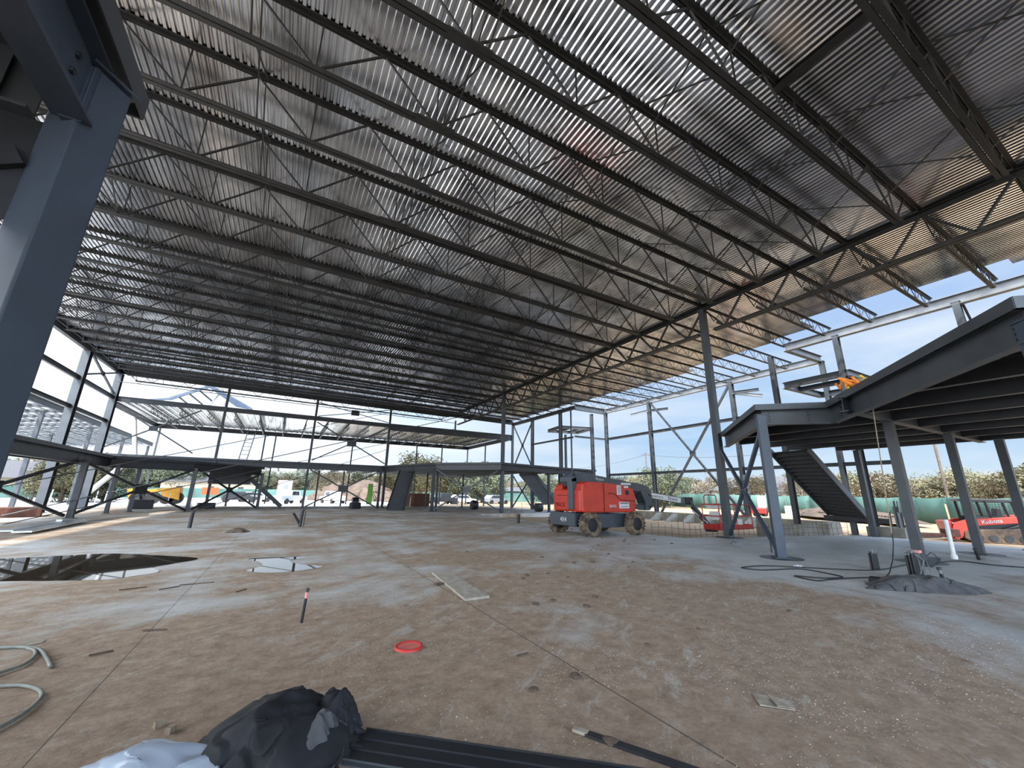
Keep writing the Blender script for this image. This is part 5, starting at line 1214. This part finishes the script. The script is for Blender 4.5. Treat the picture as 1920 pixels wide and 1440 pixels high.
def branch(b, p, d, L_, r, depth, rng):
    n_ = 3; pts = [p]; q = p.copy(); dd_ = d.copy()
    for k in range(n_):
        dd_ = (dd_+Vector((rng.gauss(0, .16), rng.gauss(0, .16), rng.gauss(0.03, .1)))).normalized(); q = q+dd_*L_/n_; pts.append(q.copy())
    b.tube(pts, [r*(1-0.5*k/n_) for k in range(n_+1)], 4, caps=False)
    if depth == 0: return
    for k in range(3 if depth > 1 else 4):
        a = pts[rng.randint(1, n_)]; nd = (dd_+Vector((rng.gauss(0, .6), rng.gauss(0, .6), rng.gauss(0.1, .4)))).normalized()
        branch(b, a, nd, L_*rng.uniform(0.55, 0.8), r*0.5, depth-1, rng)
bares = []
for sd2 in range(3):
    b = MB(); branch(b, Vector((0, 0, 0)), Vector((0, 0, 1)), 2.2, 0.16, 5, random.Random(70+sd2)); bares.append(leaf_mesh('bare_crown', b, 'twig'))
def trunk_mesh():
    b = MB(); b.tube([(0, 0, -0.3), (0.05, 0, 1.0), (0, 0.1, 2.4)], [0.22, 0.16, 0.10], 7)
    for a_ in range(5): b.tube([(0, 0, 1.2), (math.cos(a_*1.26)*0.9, math.sin(a_*1.26)*0.9, 2.6)], [0.09, 0.03], 5)
    return leaf_mesh('trunk', b, 'bark')
TR = trunk_mesh()
KL = {0: 'olive scrub tree', 1: 'broad olive scrub tree', 2: 'dark green live oak', 3: 'tall dark green tree', 4: 'brown winter scrub tree', 5: 'broad brown winter tree'}
TN = {}
def tree(px, D, kind, h, where, group):
    if group:
        k_ = TN[(min(kind, 6), group)] = TN.get((min(kind, 6), group), 0)+1
        where += ', %s of its kind from left' % ORD[k_-1]
    p = at_dist(px, D); z = gz(p.x, p.y); s_ = h/4.8
    if kind < 6:
        t = thing('scrub_tree' if kind not in (2, 3) else 'oak_tree', '%s %s' % (KL[kind], where), 'tree', (p.x, p.y, z), group); t.scale = (s_*1.1, s_*1.1, s_); t.rotation_euler.z = px*0.37
        o = bpy.data.objects.new('foliage', crowns[kind]); COL.objects.link(o); o.parent = t; o.location = (0, 0, 0.25)
        o = bpy.data.objects.new('trunk', TR); COL.objects.link(o); o.parent = t
    else:
        t = thing('bare_tree', 'leafless winter tree %s' % where, 'tree', (p.x, p.y, z-0.2), group); t.scale = (s_*0.8,)*3; t.rotation_euler.z = px
        o = bpy.data.objects.new('branches', bares[kind-6]); COL.objects.link(o); o.parent = t
rng = random.Random(31)
# right: behind the fence
px = 1180
while px < 2080:
    D = 92-(px-1180)*0.045+rng.uniform(-3, 6)
    k = rng.choice([0, 1, 0, 4, 5, 1]) if px > 1560 else rng.choice([4, 5, 6, 7, 8, 0])
    if px < 1290: k = rng.choice([2, 1, 3])
    tree(px, D, k, (4.6 if px > 1560 else 5.0)+rng.uniform(-0.4, 0.8), 'behind the right fence', 'tree belt behind the right fence')
    px += rng.uniform(17, 26)
px = 1230
while px < 2050:
    tree(px, 104+rng.uniform(-3, 6), rng.choice([0, 1, 4, 5]), 6.0+rng.uniform(-0.5, 1.0), 'in the rear row at right', 'rear row of trees on the right'); px += rng.uniform(34, 50)
px = -40
while px < 760:
    tree(px, 112+rng.uniform(-4, 10), rng.choice([2, 3, 3, 4, 2, 5]), 6.2+rng.uniform(-1.0, 1.2), 'beyond the left fence', 'tree belt beyond the left fence'); px += rng.uniform(24, 34)
px = 740
while px < 1180:
    tree(px, 118+rng.uniform(-3, 8), rng.choice([0, 1, 2, 5]), 6.0+rng.uniform(-1.0, 1.0), 'far under the middle platform', 'tree belt seen under the middle platform'); px += rng.uniform(24, 34)
for px, D, k, h, w in ((150, 72, 2, 5.6, 'behind the left wall columns near the slab'), (200, 74, 3, 4.8, 'right of the left wall columns, smaller one'), (120, 70, 1, 5.0, 'half hidden by the leftmost wall column'), (790, 84, 1, 9.6, 'rising above the far platform in the middle'),
                       (860, 82, 2, 7.2, 'left of centre under the middle platform, dense crown'), (905, 80, 2, 7.4, 'under the middle platform behind its crossed brace'), (740, 90, 0, 7.0, 'behind the steep ramp stair'),
                       (1020, 74, 2, 5.8, 'just left of the boom lift'), (1235, 70, 2, 6.0, 'behind the boom of the lift'), (1205, 72, 1, 5.6, 'yellowish one behind the stub arm column'),
                       (1320, 72, 6, 6.6, 'behind the great wall brace'), (1350, 73, 7, 6.8, 'beside the tall girder column'), (1300, 75, 8, 6.4, 'left of the wall brace crossing'), (1455, 72, 7, 5.6, 'before the pale house'), (1510, 70, 6, 5.4, 'left of the stair'), (1400, 72, 4, 5.4, 'behind the lower brace ends')):
    tree(px, D, k, h, w, None)
# houses
def house(px, D, w, dp, h, rf, lab, wm='wall_tan'):
    p = at_dist(px, D); z = gz(p.x, p.y)-0.1; ang = math.atan2(p.x, p.y); t = thing('house', lab, 'house', (p.x, p.y, z))
    R = Matrix.Rotation(-ang, 3, 'Z')
    def q(x, y, zz): return p+R @ Vector((x, y, 0))+Vector((0, 0, z+zz))
    b = MB(); b.add([q(sx*w/2, sy*dp/2, zz) for zz in (0, h) for sx, sy in ((-1, -1), (1, -1), (1, 1), (-1, 1))], [(0, 1, 5, 4), (1, 2, 6, 5), (2, 3, 7, 6), (3, 0, 4, 7), (0, 3, 2, 1), (4, 5, 6, 7)]); b.build('house_walls', wm, t)
    e = 0.5; b = MB(); b.add([q(-w/2-e, -dp/2-e, h), q(w/2+e, -dp/2-e, h), q(w/2+e, dp/2+e, h), q(-w/2-e, dp/2+e, h), q(-w*0.22, 0, h+rf), q(w*0.22, 0, h+rf)], [(0, 1, 5, 4), (1, 2, 5), (2, 3, 4, 5), (3, 0, 4), (3, 2, 1, 0)]); b.build('roof', 'roofing', t)
    for k in range(3):
        x = -w*0.32+k*w*0.32; b = MB(); b.add([q(x-0.5, -dp/2-0.03, 0.9), q(x+0.5, -dp/2-0.03, 0.9), q(x+0.5, -dp/2-0.03, 2.1), q(x-0.5, -dp/2-0.03, 2.1)]+[q(x-0.5, -dp/2+0.1, 0.9), q(x+0.5, -dp/2+0.1, 0.9), q(x+0.5, -dp/2+0.1, 2.1), q(x-0.5, -dp/2+0.1, 2.1)], [(0, 1, 2, 3), (4, 7, 6, 5), (0, 4, 5, 1), (1, 5, 6, 2), (2, 6, 7, 3), (3, 7, 4, 0)]); b.build('window', 'glass', t)
house(1430, 84, 15, 9, 2.8, 2.6, 'tan house with a hipped roof behind the platform braces')
house(1500, 80, 9, 8, 2.6, 1.6, 'small pale house left of the right stair', 'white')
house(1285, 88, 10, 8, 2.6, 1.4, 'low pale building behind the boom of the lift', 'white')
house(1842, 98, 13, 9, 3.4, 2.2, 'grey roofed house at right above the track loader')
house(30, 98, 14, 10, 3.0, 2.6, 'dark roofed house at the far left edge')
house(395, 110, 16, 10, 3.0, 2.4, 'grey roofed house behind the orange sign')
house(985, 100, 16, 6, 2.4, 1.0, 'long pale blue-grey building under the middle platform', 'screen')
# utility poles
def pole(px, D, ht, lab, wires=None):
    p = at_dist(px, D); t = thing('utility_pole', lab, 'pole', (p.x, p.y, -0.3)); MB().cyl((p.x, p.y, -0.3), (p.x, p.y, ht), 0.15, 8, 0.11).build('pole_shaft', 'bark', t)
    c = dirpx(px).cross(Vector((0, 0, 1))); q = Vector((p.x, p.y, ht-0.5)); MB().bar(q-c*1.1, q+c*1.1, 0.12).build('crossarm', 'bark', t); return q
w1 = pole(1216, 95, 11.0, 'utility pole with crossarm seen left of the stub arm column')
w2 = pole(1780, 60, 9.2, 'bare wooden utility pole right of the sleeve cluster column'); w0 = pole(1030, 120, 9.5, 'distant utility pole left of the boom lift')
def wire(a, c, sag, lab):
    pts = [a.lerp(c, k/14)-Vector((0, 0, sag*4*(k/14)*(1-k/14))) for k in range(15)]; b = MB(); b.tube(pts, 0.03, 4); tag(b.build('power_line', 'rod', loc=a), lab, 'power line')
wire(w0, w1, 1.2, 'drooping power line between the two distant poles'); wire(w1, w2, 1.5, 'power line crossing behind the right wall'); wire(w2, at_dist(2060, 58, 8.7), 0.6, 'power line leaving the right edge of the view')
# vehicles
def car(px, D, kind, m, lab, ang=0.0, name='car'):
    p = at_dist(px, D); z = gz(p.x, p.y)+0.0; t = thing(name, lab, 'truck' if kind == 'pickup' else 'car', (p.x, p.y, z)); R = Matrix.Rotation(ang, 3, 'Z')
    prof = [(-2.6, 0.45), (2.6, 0.45), (2.65, 0.95), (1.2, 1.05), (0.85, 1.75), (-0.7, 1.78), (-0.85, 1.1), (-2.6, 1.1)] if kind == 'pickup' else [(-2.2, 0.35), (2.2, 0.35), (2.25, 0.8), (1.2, 0.95), (0.5, 1.5), (-1.4, 1.52), (-2.1, 1.0)]
    gp = [(0.78, 1.12), (0.62, 1.66), (-0.62, 1.68), (-0.72, 1.15)] if kind == 'pickup' else [(1.0, 0.98), (0.45, 1.42), (-1.3, 1.44), (-1.8, 1.0)]
    def pr(poly, y0, y1, nm, mm):
        b = MB(); n_ = len(poly); b.add([p+R @ Vector((x, y0, 0))+Vector((0, 0, z+zz)) for x, zz in poly]+[p+R @ Vector((x, y1, 0))+Vector((0, 0, z+zz)) for x, zz in poly], [(i, (i+1) % n_, n_+(i+1) % n_, n_+i) for i in range(n_)]+[tuple(range(n_-1, -1, -1)), tuple(range(n_, 2*n_))]); b.build(nm, mm, t, bevel=0.05)
    pr(prof, -0.9, 0.9, 'body', m); pr(gp, -0.92, 0.92, 'window', 'glass')
    for x in (-1.6, 1.6):
        for y in (-0.85, 0.85): c = p+R @ Vector((x, y, 0))+Vector((0, 0, z+0.36)); dv = R @ Vector((0, 0.12, 0)); MB().cyl(c-dv, c+dv, 0.36, 16).build('wheel', 'rubber', t)
car(545, 66, 'pickup', 'white', 'white pickup truck parked left of the middle far column', 0.9, 'pickup_truck'); car(626, 68, 'pickup', 'white', 'white pickup truck facing the camera right of the middle far column', 1.9, 'pickup_truck')
car(452, 72, 'car', 'steel_dark', 'dark car parked left of the white pickup', 0.2); car(480, 76, 'car', 'white', 'white car between dark car and sign board', 0.3); car(830, 70, 'pickup', 'steel_dark', 'dark pickup under the middle platform', 0.2, 'pickup_truck')
car(868, 72, 'car', 'white', 'white car right of the dark pickup under the middle platform', 0.1); car(930, 74, 'car', 'steel_light', 'silver car partly hidden by the far girder column', 0.2)
t = thing('sign_board', 'white site sign board on posts behind the parked white pickup', 'sign', (*at_dist(531, 74)[:2], 0))
a = at_dist(520, 74); c = at_dist(546, 74); MB().bar(a+Vector((0, 0, 2.0)), c+Vector((0, 0, 2.0)), 0.06, 2.2).build('board', 'white', t)
for p in (a, c): MB().bar(p+Vector((0, 0, -0.3)), p+Vector((0, 0, 3.1)), 0.12).build('post', 'wood', t)
MB().bar(a.lerp(c, 0.35)+Vector((0, -0.05, 2.1)), a.lerp(c, 0.75)+Vector((0, -0.05, 2.1)), 0.03, 0.8).build('picture_area', 'steel_light', t)
# yellow telehandler
t = thing('telehandler', 'yellow construction machine standing outside left behind the balcony', 'machine', (*at_dist(290, 58)[:2], 0))
def Pm(px, py, y_): return on(px, py, y=y_)
YM = 56.0
def facing(poly, y0, y1, nm, m, bev=0.04):
    b = MB(); P_ = [on(px, py, y=y0) for px, py in poly]; n_ = len(P_); d_ = Vector((0, y1-y0, 0)); b.add(P_+[p+d_ for p in P_], [(i, (i+1) % n_, n_+(i+1) % n_, n_+i) for i in range(n_)]+[tuple(range(n_-1, -1, -1)), tuple(range(n_, 2*n_))]); return b.build(nm, m, t, bevel=bev)
facing([(238, 917), (262, 914), (268, 916), (268, 926), (240, 936)], YM, YM+1.6, 'counterweight', 'yellow')
facing([(266, 918), (340, 914), (338, 938), (320, 936), (300, 922), (266, 926)], YM+0.3, YM+1.4, 'boom', 'yellow'); facing([(298, 916), (338, 913), (336, 938), (304, 930)], YM-0.2, YM+0.5, 'engine_hood', 'yellow')
for px in (256, 285, 312, 330): p = on(px, 934, y=YM); MB().cyl(p, p+Vector((0, 0.5, 0)), 0.62, 18).build('wheel', 'rubber', t)
facing([(252, 926), (262, 924), (262, 942), (252, 942)], YM-0.4, YM, 'tank', 'black')
t = thing('road_sign', 'orange traffic sign standing beyond the left braces', 'sign', (*at_dist(395, 66)[:2], 0)); p = at_dist(395, 66, 1.35); c = dirpx(395).cross(Vector((0, 0, 1)))
MB().plate([p-c*0.9-Vector((0, 0, .45)), p+c*0.9-Vector((0, 0, .45)), p+c*0.9+Vector((0, 0, .45)), p-c*0.9+Vector((0, 0, .45))], 0.04).build('sign_panel', 'orange', t); MB().bar(p-Vector((0, 0, 1.7)), p-Vector((0, 0, 0.4)), 0.07).build('sign_post', 'steel', t)
t = thing('lime_panel', 'upright lime green panel with slanted props near the dirt mound', 'panel', (*at_dist(694, 58)[:2], 0)); p = at_dist(694, 58); c = dirpx(694).cross(Vector((0, 0, 1)))
MB().plate([p+c*0.35*-1+Vector((0, 0, 0)), p+c*0.35, p+c*0.3+Vector((0, 0, 2.6)), p-c*0.3+Vector((0, 0, 2.6))], 0.3).build('panel', 'lime', t)
for k in (0.8, 1.3): MB().bar(p+c*k, p+Vector((0, 0, 2.2)), 0.08).build('prop', 'wood', t)
p = at_dist(783, 52); tag(MB().box((p.x, p.y, 0.75), (2.4, 1.8, 1.5), 0.4).build('steel_bin', 'rust', loc=(p.x, p.y, 0), bevel=0.05), 'rusty brown steel bin under the far platform', 'bin')
t = thing('dirt_mound', 'large brown soil mound outside behind the lime panel', 'mound', (*at_dist(660, 84)[:2], 0)); o = crumple('soil', 'dirt_heap', '', '', tuple(at_dist(672, 84))[:2], 11, 7, 3.6, 51, -0.6, 60, 0.5, 0.35, par=t)
t = thing('dirt_mound', 'low mound of orange soil along the fence at right', 'mound', (*at_dist(1560, 50)[:2], 0)); crumple('soil', 'dirt_heap', '', '', tuple(at_dist(1570, 50))[:2], 9, 2.2, 0.9, 52, 0.9, 50, 0.3, 0.5, par=t)
t = thing('timber_stack', 'stacked lime and timber lengths lying beyond the boom lift', 'timber', (17, 22, -0.3))
for k in range(5): MB().box((19.0, 21.0+k*0.35, -0.1+0.0*k), (5.5, 0.28, 0.30), -0.15).build('timber', 'lime' if k == 1 else 'lumber', t)
t = thing('red_machine', 'small red machine out on the sand before the fence', 'machine', (*at_dist(1418, 46)[:2], 0)); p = at_dist(1418, 46); MB().box(p+Vector((0, 0, 0.5)), (1.9, 1.2, 0.55), 0.6).build('body', 'red_dark', t, bevel=0.1)
MB().box(p+Vector((-0.1, -0.5, 1.3)), (0.7, 0.7, 1.1), 0.6).build('cab', 'white', t, bevel=0.05)
for s_ in (-1, 1): MB().cyl(p+Vector((s_*0.6, -0.4, 0.25)), p+Vector((s_*0.6, 0.0, 0.25)), 0.3, 12).build('wheel', 'rubber', t)
p = at_dist(1475, 47); tag(MB().cyl((p.x, p.y, 0), (p.x, p.y, 0.95), 0.3, 16).build('white_barrel', 'water_drum', loc=(p.x, p.y, 0)), 'white barrel on the sand near the fence', 'barrel')
for px, D, s_, lab in ((890, 44, 0.45, 'dark round drum on the far slab'), (1010, 41, 0.4, 'dark lump on the far slab edge by the girder column'), (668, 47, 0.5, 'black drum lying near the far end brace')):
    p = at_dist(px, D); tag(MB().cyl((p.x-0.3, p.y, s_), (p.x+0.3, p.y, s_), s_, 16).build('drum', 'black', loc=(p.x, p.y, 0)), lab, 'drum')
for px, h_ in ((100, 1.4), (185, 1.3), (202, 1.3), (210, 1.5), (320, 1.2), (365, 1.4), (1215-540, 1.2), (770, 1.1), (858, 1.2)):
    p = at_dist(px, 50); b = MB(); b.bar((p.x, p.y, -0.3), (p.x+0.06, p.y, h_), 0.06); tag(b.build('survey_stake', 'pvc', loc=(p.x, p.y, -0.3)), 'pale survey stake standing beyond the far slab edge', 'stake', 'survey stakes beyond the slab')
for k, (px, D, h_) in enumerate([(1772, 47, 1.1), (1690, 50, 0.8)]):
    p = at_dist(px, D); b = MB(); b.bar((p.x, p.y, -0.3), (p.x-0.15, p.y, h_+0.3), 0.09); tag(b.build('survey_stake', 'lumber', loc=(p.x, p.y, -0.3)), 'timber stake in the soil before the right fence', 'stake', 'stakes before the right fence')
